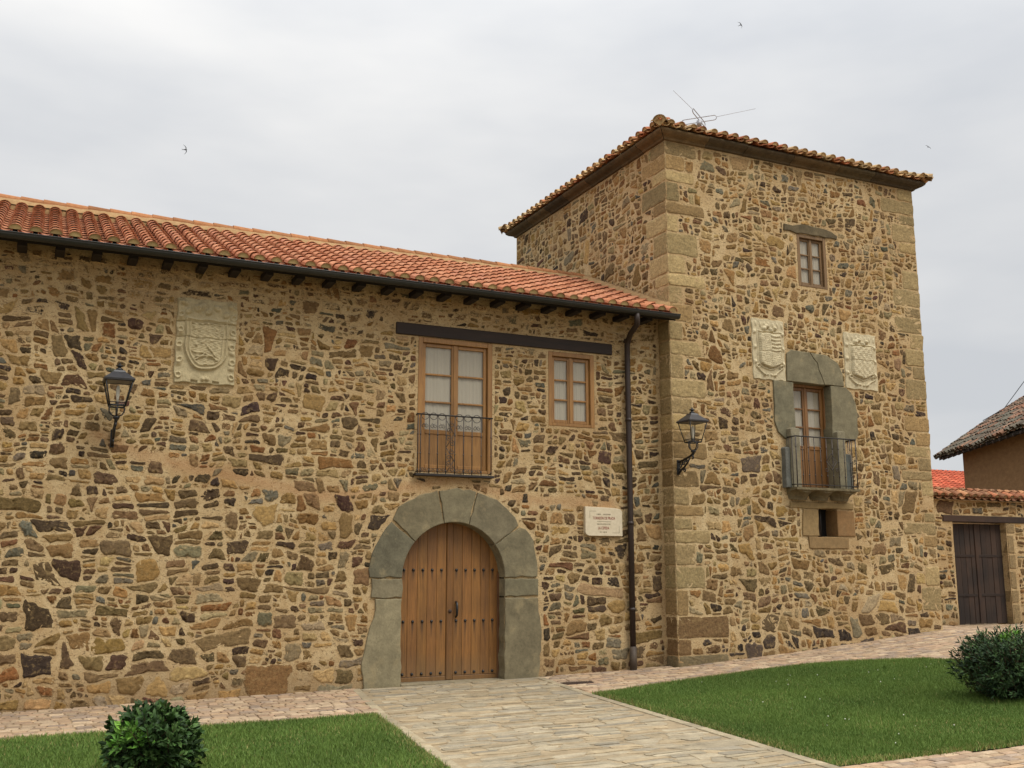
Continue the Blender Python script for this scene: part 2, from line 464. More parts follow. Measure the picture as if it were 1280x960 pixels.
def power_cells(rng, x0, x1, z0, z1, classes, asp=1.7, blocked=(), gap=(.008, .02), fit=1.22, rot=.16, boxy=3.2):
    """irregular stones: power diagram of variable seeds, each cut to an outline of its own.
    blocked = convex polygons (x,z) no stone may enter. returns [(polygon, radius)]"""
    sx0, sx1 = x0 / asp, x1 / asp
    cx = np.zeros(0); cz = np.zeros(0); cr_ = np.zeros(0)
    for (rmin, rmax, tries, zlim, sep_) in classes:
        for _ in range(tries):
            x = rng.uniform(sx0, sx1); zt = min(z1, zlim)
            z = rng.uniform(z0, zt); r_ = rng.uniform(rmin, rmax)
            if len(cx):
                near = np.abs(cx - x) < .8
                d = np.hypot(cx[near] - x, cz[near] - z)
                if np.any(d < (cr_[near] + r_) * sep_): continue
            cx = np.append(cx, x); cz = np.append(cz, z); cr_ = np.append(cr_, r_)
    res = []
    for i in range(len(cx)):
        c = (cx[i], cz[i]); r_ = cr_[i]
        th = rng.normal(0, rot); q = rng.uniform(2.2, boxy * 1.4); ex = rng.uniform(.85, 1.3); ez = rng.uniform(.8, 1.1)
        nn = 11 if r_ > .05 else 8
        P = []
        ph = rng.uniform(0, 1)
        for k_ in range(nn):
            a = 2 * PI * (k_ + ph + rng.uniform(-.25, .25)) / nn
            ca, sa = math.cos(a), math.sin(a)
            rr = r_ * fit / (abs(ca) ** q + abs(sa) ** q) ** (1 / q) * rng.uniform(.84, 1.06)
            px_, pz_ = ca * rr * ex, sa * rr * ez
            P.append((c[0] + px_ * math.cos(th) - pz_ * math.sin(th) / asp, c[1] + (px_ * math.sin(th) * .8 + pz_ * math.cos(th))))
        g = rng.uniform(*gap)
        dx = cx - c[0]; dz = cz - c[1]; d2 = dx * dx + dz * dz
        nb = np.where((d2 < (2.3 * r_ + .45) ** 2) & (d2 > 1e-9))[0]
        nb = nb[np.argsort(d2[nb])][:26]
        for j in nb:
            L = math.sqrt(d2[j]); n = (dx[j] / L, dz[j] / L)
            off = (d2[j] + r_ * r_ - cr_[j] ** 2) / (2 * L) - g * .5
            P = clip_half(P, n, c[0] * n[0] + c[1] * n[1] + off)
            if len(P) < 3: break
        if len(P) < 3: continue
        P = [(p[0] * asp, p[1]) for p in P]
        for B in blocked:
            bx = [p[0] for p in B]; bz = [p[1] for p in B]
            if max(p[0] for p in P) < min(bx) or min(p[0] for p in P) > max(bx) or max(p[1] for p in P) < min(bz) or min(p[1] for p in P) > max(bz): continue
            best = None; ba = 0
            for e in range(len(B)):
                a, b_ = B[e], B[(e + 1) % len(B)]
                n = (b_[1] - a[1], -(b_[0] - a[0])); L = math.hypot(*n)
                if L < 1e-6: continue
                n = (n[0] / L, n[1] / L)                 # outward for CCW
                Q = clip_half(P, (-n[0], -n[1]), -(a[0] * n[0] + a[1] * n[1]) - .012)
                A = parea(Q) if len(Q) > 2 else 0
                if A > ba: ba = A; best = Q
            P = best if best else []
            if len(P) < 3: break
        if len(P) < 3: continue
        lo = [max(min(p[0], x1), x0) for p in P]
        P = list(zip(lo, [max(min(p[1], z1), z0) for p in P]))
        A = parea(P)
        if A < .35 * 2 * r_ * r_ * asp * .5 or A < .0007: continue
        res.append((P, r_))
    return res

def warp2(x, z, a1, a2, sd=0.0):
    dx = a1 * (math.sin(z * 3.1 + sd) + .6 * math.sin(z * 5.7 + x * 2.3 + sd)) + a2 * math.sin(z * 17 + x * 9 + sd)
    dz = a1 * (math.sin(x * 2.3 + 1.3 * sd) + .7 * math.sin(x * 4.9 - z * 2.1 + sd)) + a2 * (math.sin(x * 14 + 2 * sd) + .6 * math.sin(x * 23 - z * 11))
    return x + dx, z + dz
def random_rubble(rng, x0, x1, z0, z1, area=.035, spread=.7, ratio=(1.3, 2.8), ah=.12, av=.28, blocked=(), gap=(.006, .022), chop=.55, warp=(.03, .008), chips=.13, afn=None, seed=0.0, cut=(.3, .7), big=1.0):
    """random rubble bond: the field is split again and again by slanting joints until each stone has its size;
    corners are knocked off, the joints bent; blocked = convex polygons no stone may enter"""
    todo = [[(x0, z0), (x1, z0), (x1, z1), (x0, z1)]]; cells = []
    while todo:
        P = todo.pop()
        A = parea(P); xs = [p[0] for p in P]; zs = [p[1] for p in P]
        wd, hd = max(xs) - min(xs), max(zs) - min(zs)
        c = (sum(xs) / len(xs), sum(zs) / len(zs))
        f_ = afn(*c) if afn else 1.0
        tgt = area * f_ * math.exp(rng.normal(0, spread))
        if A < tgt * 1.35 or A < .0035:
            cells.append((P, False)); continue
        if A < area * f_ * 1.6 and rng.uniform() < chips and A > .008:
            n_ = 0; sub = [P]                       # a pocket of small chips
            while sub:
                Q = sub.pop(); AQ = parea(Q)
                if AQ < .011 * rng.uniform(.5, 1.7): cells.append((Q, True)); continue
                qx = [p[0] for p in Q]; qz = [p[1] for p in Q]
                th = rng.normal(0, .5) + (PI / 2 if (max(qx) - min(qx)) < 1.4 * (max(qz) - min(qz)) else 0)
                n = (math.cos(th), math.sin(th)); cc = (sum(qx) / len(qx), sum(qz) / len(qz)); d = n[0] * cc[0] + n[1] * cc[1]
                for S_ in (clip_half(Q, n, d), clip_half(Q, (-n[0], -n[1]), -d)):
                    if len(S_) > 2 and parea(S_) > .0004: sub.append(S_)
            continue
        if wd > hd * rng.uniform(*ratio): th = rng.normal(0, av)
        else: th = PI / 2 + rng.normal(0, ah)
        n = (math.cos(th), math.sin(th)); k = rng.uniform(*cut)
        ds = [p[0] * n[0] + p[1] * n[1] for p in P]; d = min(ds) + (max(ds) - min(ds)) * k
        for S_ in (clip_half(P, n, d), clip_half(P, (-n[0], -n[1]), -d)):
            if len(S_) > 2 and parea(S_) > .0006: todo.append(S_)
    res = []
    for P, chip in cells:
        A = parea(P); g = rng.uniform(*gap) * (.6 if chip else 1.0); Q = P
        for e in range(len(P)):
            a, b_ = P[e], P[(e + 1) % len(P)]; n = (b_[1] - a[1], -(b_[0] - a[0])); L = math.hypot(*n)
            if L < 1e-6: continue
            n = (n[0] / L, n[1] / L); Q = clip_half(Q, n, a[0] * n[0] + a[1] * n[1] - g * rng.uniform(.3, .9))
            if len(Q) < 3: break
        if len(Q) < 3: continue
        P = Q; xs = [p[0] for p in P]; zs = [p[1] for p in P]; sz = min(max(xs) - min(xs), max(zs) - min(zs)); c = (sum(xs) / len(xs), sum(zs) / len(zs))
        for (vx, vz) in list(P):
            if rng.uniform() < chop:
                th = math.atan2(vz - c[1], (vx - c[0])) + rng.normal(0, .35); n = (math.cos(th), math.sin(th))
                Q = clip_half(P, n, vx * n[0] + vz * n[1] - sz * rng.uniform(.05, .28))
                if len(Q) > 2: P = Q
        # bend the joints
        D = []
        for e in range(len(P)):
            a, b_ = P[e], P[(e + 1) % len(P)]; m = max(1, int(math.hypot(b_[0] - a[0], b_[1] - a[1]) / .07))
            for j in range(m): D.append((a[0] + (b_[0] - a[0]) * j / m, a[1] + (b_[1] - a[1]) * j / m))
        P = [warp2(*p, *warp, seed) for p in D]
        for B in blocked:
            bx = [p[0] for p in B]; bz = [p[1] for p in B]
            if max(p[0] for p in P) < min(bx) or min(p[0] for p in P) > max(bx) or max(p[1] for p in P) < min(bz) or min(p[1] for p in P) > max(bz): continue
            best = None; ba = 0
            for e in range(len(B)):
                a, b_ = B[e], B[(e + 1) % len(B)]
                n = (b_[1] - a[1], -(b_[0] - a[0])); L = math.hypot(*n)
                if L < 1e-6: continue
                n = (n[0] / L, n[1] / L)
                Q = clip_half(P, (-n[0], -n[1]), -(a[0] * n[0] + a[1] * n[1]) - .012)
                A = parea(Q) if len(Q) > 2 else 0
                if A > ba: ba = A; best = Q
            P = best if best else []
            if len(P) < 3: break
        if len(P) < 3: continue
        A = parea(P)
        xs = [p[0] for p in P]; zs = [p[1] for p in P]
        mn_ = min(max(xs) - min(xs), max(zs) - min(zs)); mx_ = max(max(xs) - min(xs), max(zs) - min(zs))
        if A < .0011 or mn_ < .026 or mx_ > 6.5 * mn_ or A < .48 * mn_ * mx_: continue
        P = [(max(min(p[0], x1), x0), max(min(p[1], z1), z0)) for p in P]
        res.append((P, math.sqrt(A / 3.0)))
    return res

def smooth_poly(P, n, it=2, rng=None, rough=.0):
    P = np.array(P, float)
    for _ in range(it):
        Q = np.roll(P, -1, 0)
        P = np.stack([P * .84 + Q * .16, P * .16 + Q * .84], 1).reshape(-1, 2)
    d = np.linalg.norm(np.roll(P, -1, 0) - P, axis=1); cum = np.concatenate([[0], np.cumsum(d)])
    L = cum[-1]; t = np.linspace(0, L, n, endpoint=False)
    PP = np.vstack([P, P[:1]])
    out_ = np.stack([np.interp(t, cum, PP[:, 0]), np.interp(t, cum, PP[:, 1])], 1)
    if rng is not None and rough > 0:
        c = out_.mean(0); r_ = rng.normal(0, 1, n); r_ = (r_ + np.roll(r_, 1) * .5)
        size = math.sqrt(max(parea(out_.tolist()), 1e-6))
        dv = out_ - c; out_ = c + dv * (1 + (r_ * rough))[:, None]
    return out_

PAL = [((142, 112, 72), 20), ((122, 98, 66), 18), ((104, 84, 58), 15), ((80, 62, 46), 11), ((124, 114, 90), 6), ((158, 122, 72), 16),
       ((176, 140, 88), 13), ((136, 94, 54), 8), ((114, 82, 56), 5), ((98, 68, 54), 1.2), ((160, 142, 106), 9), ((108, 104, 90), 4), ((180, 150, 102), 11), ((64, 52, 44), 5)]
PW = np.array([p[1] for p in PAL], float); PW /= PW.sum()
def stone_colour(rng, pal=PAL, pw=PW):
    c = np.array(pal[rng.choice(len(pal), p=pw)][0], float)
    c = c * .9 + np.array((128, 108, 76)) * .1
    c = c * rng.uniform(.84, 1.12) + rng.normal(0, 2, 3)
    return C3(*np.clip(c, 20, 240))

def add_stone(mb, rng, P, r_, put, col, cover=1.0, hmax=.03, tintf=None, rough=.05, inset=None, smooth_it=2):
    n = 30 if r_ > .12 else 22 if r_ > .06 else 13
    O = smooth_poly(P, n, smooth_it, rng, rough)
    c = O.mean(0); h = rng.uniform(.25, 1.0) * hmax * min(1, r_ / .08 + .25)
    tilt = rng.normal(0, .10, 2)
    ins = inset or min(.05, r_ * .42)
    d = O - c; L = np.linalg.norm(d, axis=1)[:, None] + 1e-6
    rings = [(O, -.02), (c + d * (1 - np.minimum(ins * .3 / L, .25)), .55), (c + d * (1 - np.minimum(ins / L, .45)), .92), (c + d * .55, 1.0)]
    v = []; e = []; tt = []
    for q, (pts, hh) in enumerate(rings):
        for p in pts:
            x, z = p
            if q == 0: y = -.02
            else: y = h * hh + (tilt @ (p - c)) * h * 3 + rng.normal(0, .0022 if q < 2 else .0035)
            v.append(put(x, z, y)); e.append((0, .5, .92, 1.0)[q])
            tt.append(tintf(x, z) if tintf else 0)
    v.append(put(c[0], c[1], h * 1.04)); e.append(1.0); tt.append(tt[0])
    f = []
    for q in range(3):
        for i in range(n):
            a = q * n + i; b = q * n + (i + 1) % n
            f.append((a, b, b + n, a + n))
    for i in range(n): f.append((3 * n + i, 3 * n + (i + 1) % n, 4 * n))
    mb.add(v, f, col=(*col, cover), edge=e, tint=tt, smooth=True)

def vnoise(x, z, s=1.0, seed=0):
    return (math.sin(x * 7.1 * s + seed) * math.sin(z * 9.3 * s + 1.7 * seed) + .6 * math.sin(x * 17.3 * s + z * 11.9 * s + seed) + .4 * math.sin(z * 31 * s - x * 23 * s)) / 2

def mortar_sheet(mb, outer, holes, put, step=.09, amp=.006, tintf=None, seed=0):
    vs = []; es = []
    def loop(P, dense=True):
        b = len(vs); Q = []
        for i in range(len(P)):
            a = np.array(P[i]); c = np.array(P[(i + 1) % len(P)])
            k_ = max(1, int(np.linalg.norm(c - a) / (step * 1.5))) if dense else 1
            for j in range(k_): Q.append(tuple(a + (c - a) * j / k_))
        vs.extend([Vector(q) for q in Q])
        es.extend([(b + i, b + (i + 1) % len(Q)) for i in range(len(Q))])
    loop(outer)
    for h in holes: loop(h)
    X = [p[0] for p in outer]; Z = [p[1] for p in outer]
    rg = np.random.default_rng(seed + 5)
    for x in np.arange(min(X) + step, max(X) - step * .5, step):
        for z in np.arange(min(Z) + step, max(Z) - step * .5, step):
            vs.append(Vector((x + rg.uniform(-.3, .3) * step, z + rg.uniform(-.3, .3) * step)))
    ov, _, of, *_ = mgeo.delaunay_2d_cdt(vs, es, [], 0, 1e-5)
    def inside(p, P):
        r_ = False; m = len(P)
        for i in range(m):
            a, b = P[i], P[i - 1]
            if (a[1] > p[1]) != (b[1] > p[1]) and p[0] < (b[0] - a[0]) * (p[1] - a[1]) / (b[1] - a[1]) + a[0]: r_ = not r_
        return r_
    fl = []
    for f in of:
        c = sum((ov[i] for i in f), Vector((0, 0))) / len(f)
        if not inside(c, outer): continue
        if any(inside(c, h) for h in holes): continue
        a = ov[f[1]] - ov[f[0]]; b = ov[f[2]] - ov[f[0]]
        fl.append(tuple(f) if a.x * b.y - a.y * b.x > 0 else tuple(f)[::-1])
    v = [put(p.x, p.y, amp * vnoise(p.x, p.y, 1, seed)) for p in ov]
    mb.add(v, fl, col=(0, 0, 0, 0), edge=-2.0, tint=[tintf(p.x, p.y) if tintf else 0 for p in ov], smooth=True)

def reveal(mb, P, put, depth, **k):
    n = len(P); v = [put(x, z, .004) for x, z in P] + [put(x, z, -depth) for x, z in P]
    mb.add(v, [(i, i + n, (i + 1) % n + n, (i + 1) % n) for i in range(n)], **k)

def rect(x0, x1, z0, z1): return [(x0, z0), (x1, z0), (x1, z1), (x0, z1)]
def arc(cx, cz, r_, a0, a1, n): return [(cx + r_ * math.cos(R(a0 + (a1 - a0) * i / n)), cz + r_ * math.sin(R(a0 + (a1 - a0) * i / n))) for i in range(n + 1)]

# ------------------------------------------------------------------ roof tiles
def tile(mb, base, ux, us, un, s0, L, r0, r1, col, convex=True, th=.012, lift=.0, n=7):
    """barrel tile: lower end at slope distance s0, running up L. r1 radius at lower end"""
    base = np.array(base); v = []
    def arcpts(r_, s, dn, inner=0.0):
        out_ = []
        for i in range(n):
            a = PI * i / (n - 1)
            x = math.cos(a) * (r_ - inner); h = math.sin(a) * (r_ - inner)
            if not convex: h = -h * .62
            else: h *= .86
            out_.append(base + ux * x + us * s + un * (h + dn))
        return out_
    v += arcpts(r1, s0, lift); v += arcpts(r0, s0 + L, 0); v += arcpts(r1, s0, lift, th); v += arcpts(r1, s0 + .12, lift * .7, th)
    f = []
    for i in range(n - 1):
        q = (i, n + i, n + i + 1, i + 1); w2 = (i, i + 1, 2 * n + i + 1, 2 * n + i); w3 = (2 * n + i, 2 * n + i + 1, 3 * n + i + 1, 3 * n + i)
        if convex: q = q[::-1]; w2 = w2[::-1]; w3 = w3[::-1]
        f += [q, w2, w3]
    mb.add(v, f, col=col, smooth=False)

def tile_field(mb, rng, origin, ux, us, un, width, length_fn, pitch, expo, pal, r_=.1, plug=None, jitter=.006, start=0.0, tv=(.86, 1.1)):
    """covers and pans column after column; length_fn(u) = slope length available at u"""
    ncol = int(round(width / pitch))
    pitch = width / ncol
    for k_ in range(ncol + 1):
        u = k_ * pitch
        for conv in (False, True):
            uu = u + (pitch * .5 if not conv else 0)
            if uu > width + .001: continue
            Lm = length_fn(min(max(uu, 0), width))
            if Lm < .1: continue
            m = max(1, int(math.ceil(Lm / expo)))
            cj = rng.normal(0, jitter)
            for j in range(m):
                L = min(expo + .07, Lm - j * expo)
                if L < .05: continue
                c = C3(*np.clip(np.array(pal[rng.integers(len(pal))], float) * rng.uniform(*tv), 0, 250))
                b = np.array(origin) + ux * (uu + cj + rng.normal(0, jitter * .5)) + un * (.035 if not conv else .05)
                s0 = start + j * expo + rng.normal(0, .008)
                tile(mb, b, ux, us, un, s0, L, r_ * (.86 if conv else .9), r_ * (1.0 if conv else 1.04), c, conv, lift=.022)
                if conv and j == 0 and plug:
                    vv = [b + us * (s0 + .015) + un * .02]; 
                    for i in range(9):
                        a = PI * i / 8; vv.append(b + us * (s0 + .015) + ux * math.cos(a) * r_ * .93 + un * (math.sin(a) * r_ * .8 + .022))
                    mb.add(vv, [(0, i + 1, i + 2)[::-1] for i in range(8)], col=C3(*np.array(plug) * rng.uniform(.9, 1.08)))

PAL_NEW = [(198, 134, 98), (202, 138, 102), (194, 128, 92), (200, 136, 104), (188, 122, 88), (206, 144, 108)]
PAL_OLD = [(216, 182, 132), (208, 164, 116), (190, 128, 86), (182, 112, 74), (222, 194, 146), (198, 150, 104)]
PAL_MOSS = [(126, 112, 94), (140, 118, 98), (112, 102, 88), (150, 112, 88), (104, 92, 78), (158, 118, 94)]
PAL_COP = [(186, 120, 84), (170, 108, 76), (160, 112, 80), (192, 138, 98), (150, 104, 74)]

# ================================================================== GROUND
def drape(mb, poly, off, step=.6, **k):
    """flat region following the terrain, triangulated with points every step"""
    vs = []; es = []
    n = len(poly)
    for i in range(n):
        a = np.array(poly[i]); c = np.array(poly[(i + 1) % n]); q = max(1, int(np.linalg.norm(c - a) / step))
        for j in range(q): vs.append(Vector(a + (c - a) * j / q))
    m = len(vs); es = [(i, (i + 1) % m) for i in range(m)]
    X = [p[0] for p in poly]; Y = [p[1] for p in poly]
    for x in np.arange(min(X) + step * .5, max(X), step):
        for y in np.arange(min(Y) + step * .5, max(Y), step * 2):
            if pin((x, y), poly): vs.append(Vector((x, y)))
    ov, _, of, *_ = mgeo.delaunay_2d_cdt(vs, es, [], 1, 1e-5)
    mb.add([(p.x, p.y, gz(p.x) + off) for p in ov], [tuple(f) for f in of], **k)
def pin(p, P):
    r_ = False
    for i in range(len(P)):
        a, b = P[i], P[i - 1]
        if (a[1] > p[1]) != (b[1] > p[1]) and p[0] < (b[0] - a[0]) * (p[1] - a[1]) / (b[1] - a[1]) + a[0]: r_ = not r_
    return r_

PATH = [(4.85, -.02), (4.36, -2.78), (3.86, -6.5), (3.2, -11.5), (6.65, -11.5), (7.08, -8.2), (7.77, -2.44), (8.17, -.02)]
LAWN_L = [(-6, -2.45), (-.03, -2.47), (2.07, -2.64), (4.35, -2.80), (3.85, -6.5), (3.56, -8.8), (-6, -8.8)]
LAWN_R = [(7.78, -2.46), (9.9, -1.86), (11.2, -1.74), (12.2, -1.86), (13.2, -2.25), (13.9, -2.95), (14.2, -3.8), (14.1, -8.2), (9.42, -8.42), (7.09, -8.28)]

g = MB()
xs = [-400, -150, -60, -20] + [x for x in GX[1:-1]] + [40, 100, 250, 500]; ys = [-300, -80, -30, -12, -5, 0, 4, 10, 30, 100, 300, 600]
vv = [(x, y, gz(x) - .07) for x in xs for y in ys]
g.add(vv, [(i * len(ys) + j, (i + 1) * len(ys) + j, (i + 1) * len(ys) + j + 1, i * len(ys) + j + 1) for i in range(len(xs) - 1) for j in range(len(ys) - 1)], smooth=True)
M['earth'] = mat_plain('dry_earth', C3(150, 128, 98), C3(120, 100, 74), .95, .6, bumpd=.02)
tag(g.build('ground', M['earth']), kind='structure')

rg = np.random.default_rng(11)
# --- pavement of pinkish setts
def setts(mb, region, holes, cell=(.185, .15), rot=0.0, rg=rg, jit=.008):
    X = [p[0] for p in region]; Y = [p[1] for p in region]
    y = min(Y); row = 0
    while y < max(Y):
        h = cell[1] * rg.uniform(.88, 1.12); x = min(X) - rg.uniform(0, cell[0])
        while x < max(X):
            wd = cell[0] * rg.uniform(.7, 1.35)
            cx_, cy_ = x + wd / 2, y + h / 2
            if pin((cx_, cy_), region) and not any(pin((cx_, cy_), q) for q in holes):
                gp = rg.uniform(.005, .011); b = .012
                base = np.array([(188, 164, 134), (180, 152, 124), (196, 172, 142), (170, 146, 120), (184, 156, 124), (164, 144, 124)][rg.integers(6)], float) * rg.uniform(.9, 1.07)
                zz = rg.normal(0, .0025)
                v = []
                for ins, dz in ((gp, -.03), (gp, .004), (gp + b, .011)):
                    for sx, sy in ((0, 0), (1, 0), (1, 1), (0, 1)):
                        px_ = x + (ins if sx == 0 else wd - ins) + rg.normal(0, .002); py_ = y + (ins if sy == 0 else h - ins) + rg.normal(0, .002)
                        v.append((px_, py_, gz(px_) + dz + zz))
                f = [(8, 9, 10, 11)]
                for q in (0, 4):
                    for i in range(4): f.append((q + i, q + (i + 1) % 4, q + 4 + (i + 1) % 4, q + 4 + i))
                mb.add(v, f, col=C3(*base))
            x += wd
        y += h; row += 1
PAVE_A = [(-6, -.02), (-6, -2.45), (-.03, -2.47), (2.07, -2.64), (4.26, -2.80), (4.36, -2.78), (4.85, -.02)]
PAVE_B = [(8.17, -.02), (7.77, -2.44), (9.9, -1.80), (11.2, -1.68), (12.2, -1.80), (13.25, -2.2), (13.95, -2.92), (14.25, -3.8), (14.3, -8.2), (27, -8.2), (27, 1.98), (17.2, 1.98), (17.2, -.4), (10.69, -.4), (10.69, -.02)]
PAVE_C = [(6.9, -10.5), (7.08, -8.30), (9.42, -8.43), (14.3, -8.25), (27, -8.25), (27, -10.5)]
m_ = MB()
for P in (PAVE_A, PAVE_B, PAVE_C): drape(m_, P, -.006, col=C3(170, 146, 112))
setts(m_, PAVE_A, [])
setts(m_, PAVE_B, [], (.21, .12))
setts(m_, PAVE_C, [], (.21, .12))
tag(m_.build('pavement', M['paver'], attrs=True), kind='structure')

# --- flagstone path
m_ = MB()
drape(m_, PATH, -.002, col=C3(166, 148, 118))
cells = random_rubble(rg, 3.0, 8.4, -11, -.03, area=.05, spread=.6, ratio=(2.2, 5.5), ah=.07, av=.35, gap=(.004, .012), chop=.35, warp=(.02, .006), chips=0.0, seed=1.1)
FP = [(175, 161, 134), (168, 156, 131), (179, 165, 138), (164, 152, 128), (180, 161, 129), (156, 146, 126), (184, 170, 143), (170, 153, 123)]
inner = [(5.0, -.04), (4.52, -2.78), (4.02, -6.5), (3.36, -11.5), (6.5, -11.5), (6.92, -8.2), (7.61, -2.44), (8.0, -.04)]
for P, r_ in cells:
    c = np.mean(P, 0)
    if not pin(c, inner): continue
    O = smooth_poly(P, 16, 1, rg, .012); c = O.mean(0)
    zz = rg.normal(0, .003); n = len(O); v = []
    for sc, dz in ((1, -.02), (1, .002), (.95, .006)):
        for p in O: q = c + (p - c) * sc; v.append((q[0], q[1], gz(q[0]) + dz + zz))
    f = [tuple(range(2 * n, 3 * n))]
    for q in (0, n):
        for i in range(n): f.append((q + i, q + (i + 1) % n, q + n + (i + 1) % n, q + n + i))
    m_.add(v, f, col=C3(*np.array(FP[rg.integers(len(FP))], float) * rg.uniform(.93, 1.05)))
# narrow border stones along both edges
def border(mb, line, wd):
    for (a, b) in zip(line[:-1], line[1:]):
        a = np.array(a); b = np.array(b); L = np.linalg.norm(b - a); t = (b - a) / L; nn_ = np.array([-t[1], t[0]]); s = 0
        while s < L - .1:
            l = min(rg.uniform(.35, .7), L - s); p = a + t * s; v = []
            for ins, dz in ((.004, -.03), (.004, .006), (.012, .011)):
                for q, ww in ((ins, ins), (l - ins, ins), (l - ins, wd - ins), (ins, wd - ins)):
                    x, y = p + t * q + nn_ * ww; v.append((x, y, gz(x) + dz))
            f = [(8, 9, 10, 11)] + [(q + i, q + (i + 1) % 4, q + 4 + (i + 1) % 4, q + 4 + i) for q in (0, 4) for i in range(4)]
            mb.add(v, f, col=C3(*np.array((172, 158, 130)) * rg.uniform(.9, 1.08)))
            s += l
border(m_, PATH[:4], .13); border(m_, PATH[4:], .13)
tag(m_.build('path', M['flag'], attrs=True), kind='structure')

# --- lawns
M['turf'] = mat_plain('turf_soil', C3(84, 96, 48), C3(64, 78, 36), .95, 9, bumpd=.01)
m_ = MB(); drape(m_, LAWN_L, .004); drape(m_, LAWN_R, .004)
tag(m_.build('lawn', M['turf']), kind='structure')

def grass_mesh(polys, counts, seed):
    r_ = np.random.default_rng(seed); V = []; Cc = []
    for P, n in zip(polys, counts):
        X = np.array([p[0] for p in P]); Y = np.array([p[1] for p in P])
        x = r_.uniform(X.min(), X.max(), int(n * 1.6)); y = r_.uniform(Y.min(), Y.max(), int(n * 1.6))
        ins = np.zeros(len(x), bool)
        for i in range(len(P)):
            a, b = P[i], P[i - 1]
            c_ = ((a[1] > y) != (b[1] > y)) & (x < (b[0] - a[0]) * (y - a[1]) / (b[1] - a[1] + 1e-12) + a[0]); ins ^= c_
        x, y = x[ins], y[ins]; m = len(x); x = x + r_.normal(0, .022, m); y = y + r_.normal(0, .022, m)
        z = np.interp(x, GX, GZ) + .003
        clump = .5 + .5 * np.sin(x * 2.1 + 1.3 * np.sin(y * 1.7)) * np.sin(y * 2.6 + np.sin(x * 3.1))
        fine = r_.uniform(0, 1, m)
        h = (.028 + .022 * fine) * (.8 + .4 * clump); wd = r_.uniform(.0035, .0065, m)
        a = r_.uniform(0, 2 * PI, m); ln = r_.uniform(.1, .9, m) * h; la = r_.uniform(0, 2 * PI, m)
        b0 = np.stack([x - np.cos(a) * wd, y - np.sin(a) * wd, z], 1); b1 = np.stack([x + np.cos(a) * wd, y + np.sin(a) * wd, z], 1)
        tip = np.stack([x + np.cos(la) * ln, y + np.sin(la) * ln, z + h], 1)
        V.append(np.stack([b0, b1, tip], 1).reshape(-1, 3))
        g1 = np.array(C3(100, 128, 56)); g2 = np.array(C3(122, 144, 70)); g3 = np.array(C3(78, 108, 46)); dry = np.array(C3(168, 156, 98))
        c_ = g3 + (g1 - g3) * clump[:, None]; c_ = c_ + (g2 - c_) * (r_.uniform(0, .8, m)[:, None])
        pat = .5 + .5 * np.sin(x * .9 + 2 * np.sin(y * .7)) * np.sin(y * 1.1 + 1.5 * np.sin(x * .6 + 1)); edge_d = np.full(m, 9.0)
        for i in range(len(P)):
            a, b = np.array(P[i]), np.array(P[i - 1]); ab = b - a; tt_ = np.clip(((x - a[0]) * ab[0] + (y - a[1]) * ab[1]) / (ab @ ab), 0, 1)
            edge_d = np.minimum(edge_d, np.hypot(x - a[0] - tt_ * ab[0], y - a[1] - tt_ * ab[1]))
        pd = .015 + .05 * (pat > .72) + .35 * np.clip(1 - edge_d / .22, 0, 1)
        dr = r_.uniform(0, 1, m) < pd; c_[dr] = dry * r_.uniform(.7, 1.1, (int(dr.sum()), 1))
        c_ = c_ * (.86 + .28 * pat[:, None]); h = h * np.where(r_.uniform(0, 1, m) < .012, 1.9, 1.0)
        tip = np.stack([x + np.cos(la) * ln, y + np.sin(la) * ln, z + h], 1); V[-1] = np.stack([b0, b1, tip], 1).reshape(-1, 3)
        Cc.append(np.repeat(np.concatenate([c_, np.ones((m, 1))], 1), 3, 0))
    V = np.concatenate(V); Cc = np.concatenate(Cc); n = len(V)
    me = bpy.data.meshes.new('grass'); me.vertices.add(n); me.vertices.foreach_set('co', V.ravel())
    me.loops.add(n); me.loops.foreach_set('vertex_index', np.arange(n, dtype=np.int32))
    me.polygons.add(n // 3); me.polygons.foreach_set('loop_start', np.arange(0, n, 3, dtype=np.int32)); me.polygons.foreach_set('loop_total', np.full(n // 3, 3, dtype=np.int32))
    at = me.attributes.new('stone_col', 'FLOAT_COLOR', 'POINT'); at.data.foreach_set('color', Cc.astype(np.float32).ravel())
    me.update(calc_edges=True); me.validate(); return me
m, t, b = newmat('grass_blade')
at = nd(t, 'ShaderNodeAttribute', attribute_name='stone_col'); t.links.new(at.outputs['Color'], b.inputs['Base Color'])
b.inputs['Roughness'].default_value = .6; b.inputs['Specular IOR Level'].default_value = .15
M['grass'] = m
me = grass_mesh([[(p[0], p[1]) for p in LAWN_L if True], LAWN_R], [190000, 270000], 3)
me.materials.append(M['grass'])
o = bpy.data.objects.new('grass', me); COL.objects.link(o); tag(o, 'short mown green grass of the two lawns', 'grass', kind='stuff')
# white clover heads in the right lawn
m_ = MB()
for _ in range(34):
    q = rg.integers(5); cx_, cy_ = [(10.3, -3.4), (11.5, -3.0), (9.4, -4.6), (12.6, -3.6), (9.0, -6.8)][q]
    x, y = cx_ + rg.normal(0, .5), cy_ + rg.normal(0, .5)
    if not pin((x, y), LAWN_R): continue
    z = gz(x) + rg.uniform(.03, .05); r_ = rg.uniform(.006, .012)
    m_.add([(x - r_, y, z), (x, y - r_, z), (x + r_, y, z), (x, y + r_, z), (x, y, z + r_), (x, y, z - r_)], [(0, 1, 4), (1, 2, 4), (2, 3, 4), (3, 0, 4), (1, 0, 5), (2, 1, 5), (3, 2, 5), (0, 3, 5)], col=C3(225, 225, 205))
tag(m_.build('clover_flowers', M['grass'], attrs=True), 'tiny white clover flowers scattered in the right lawn', 'flowers', kind='stuff')

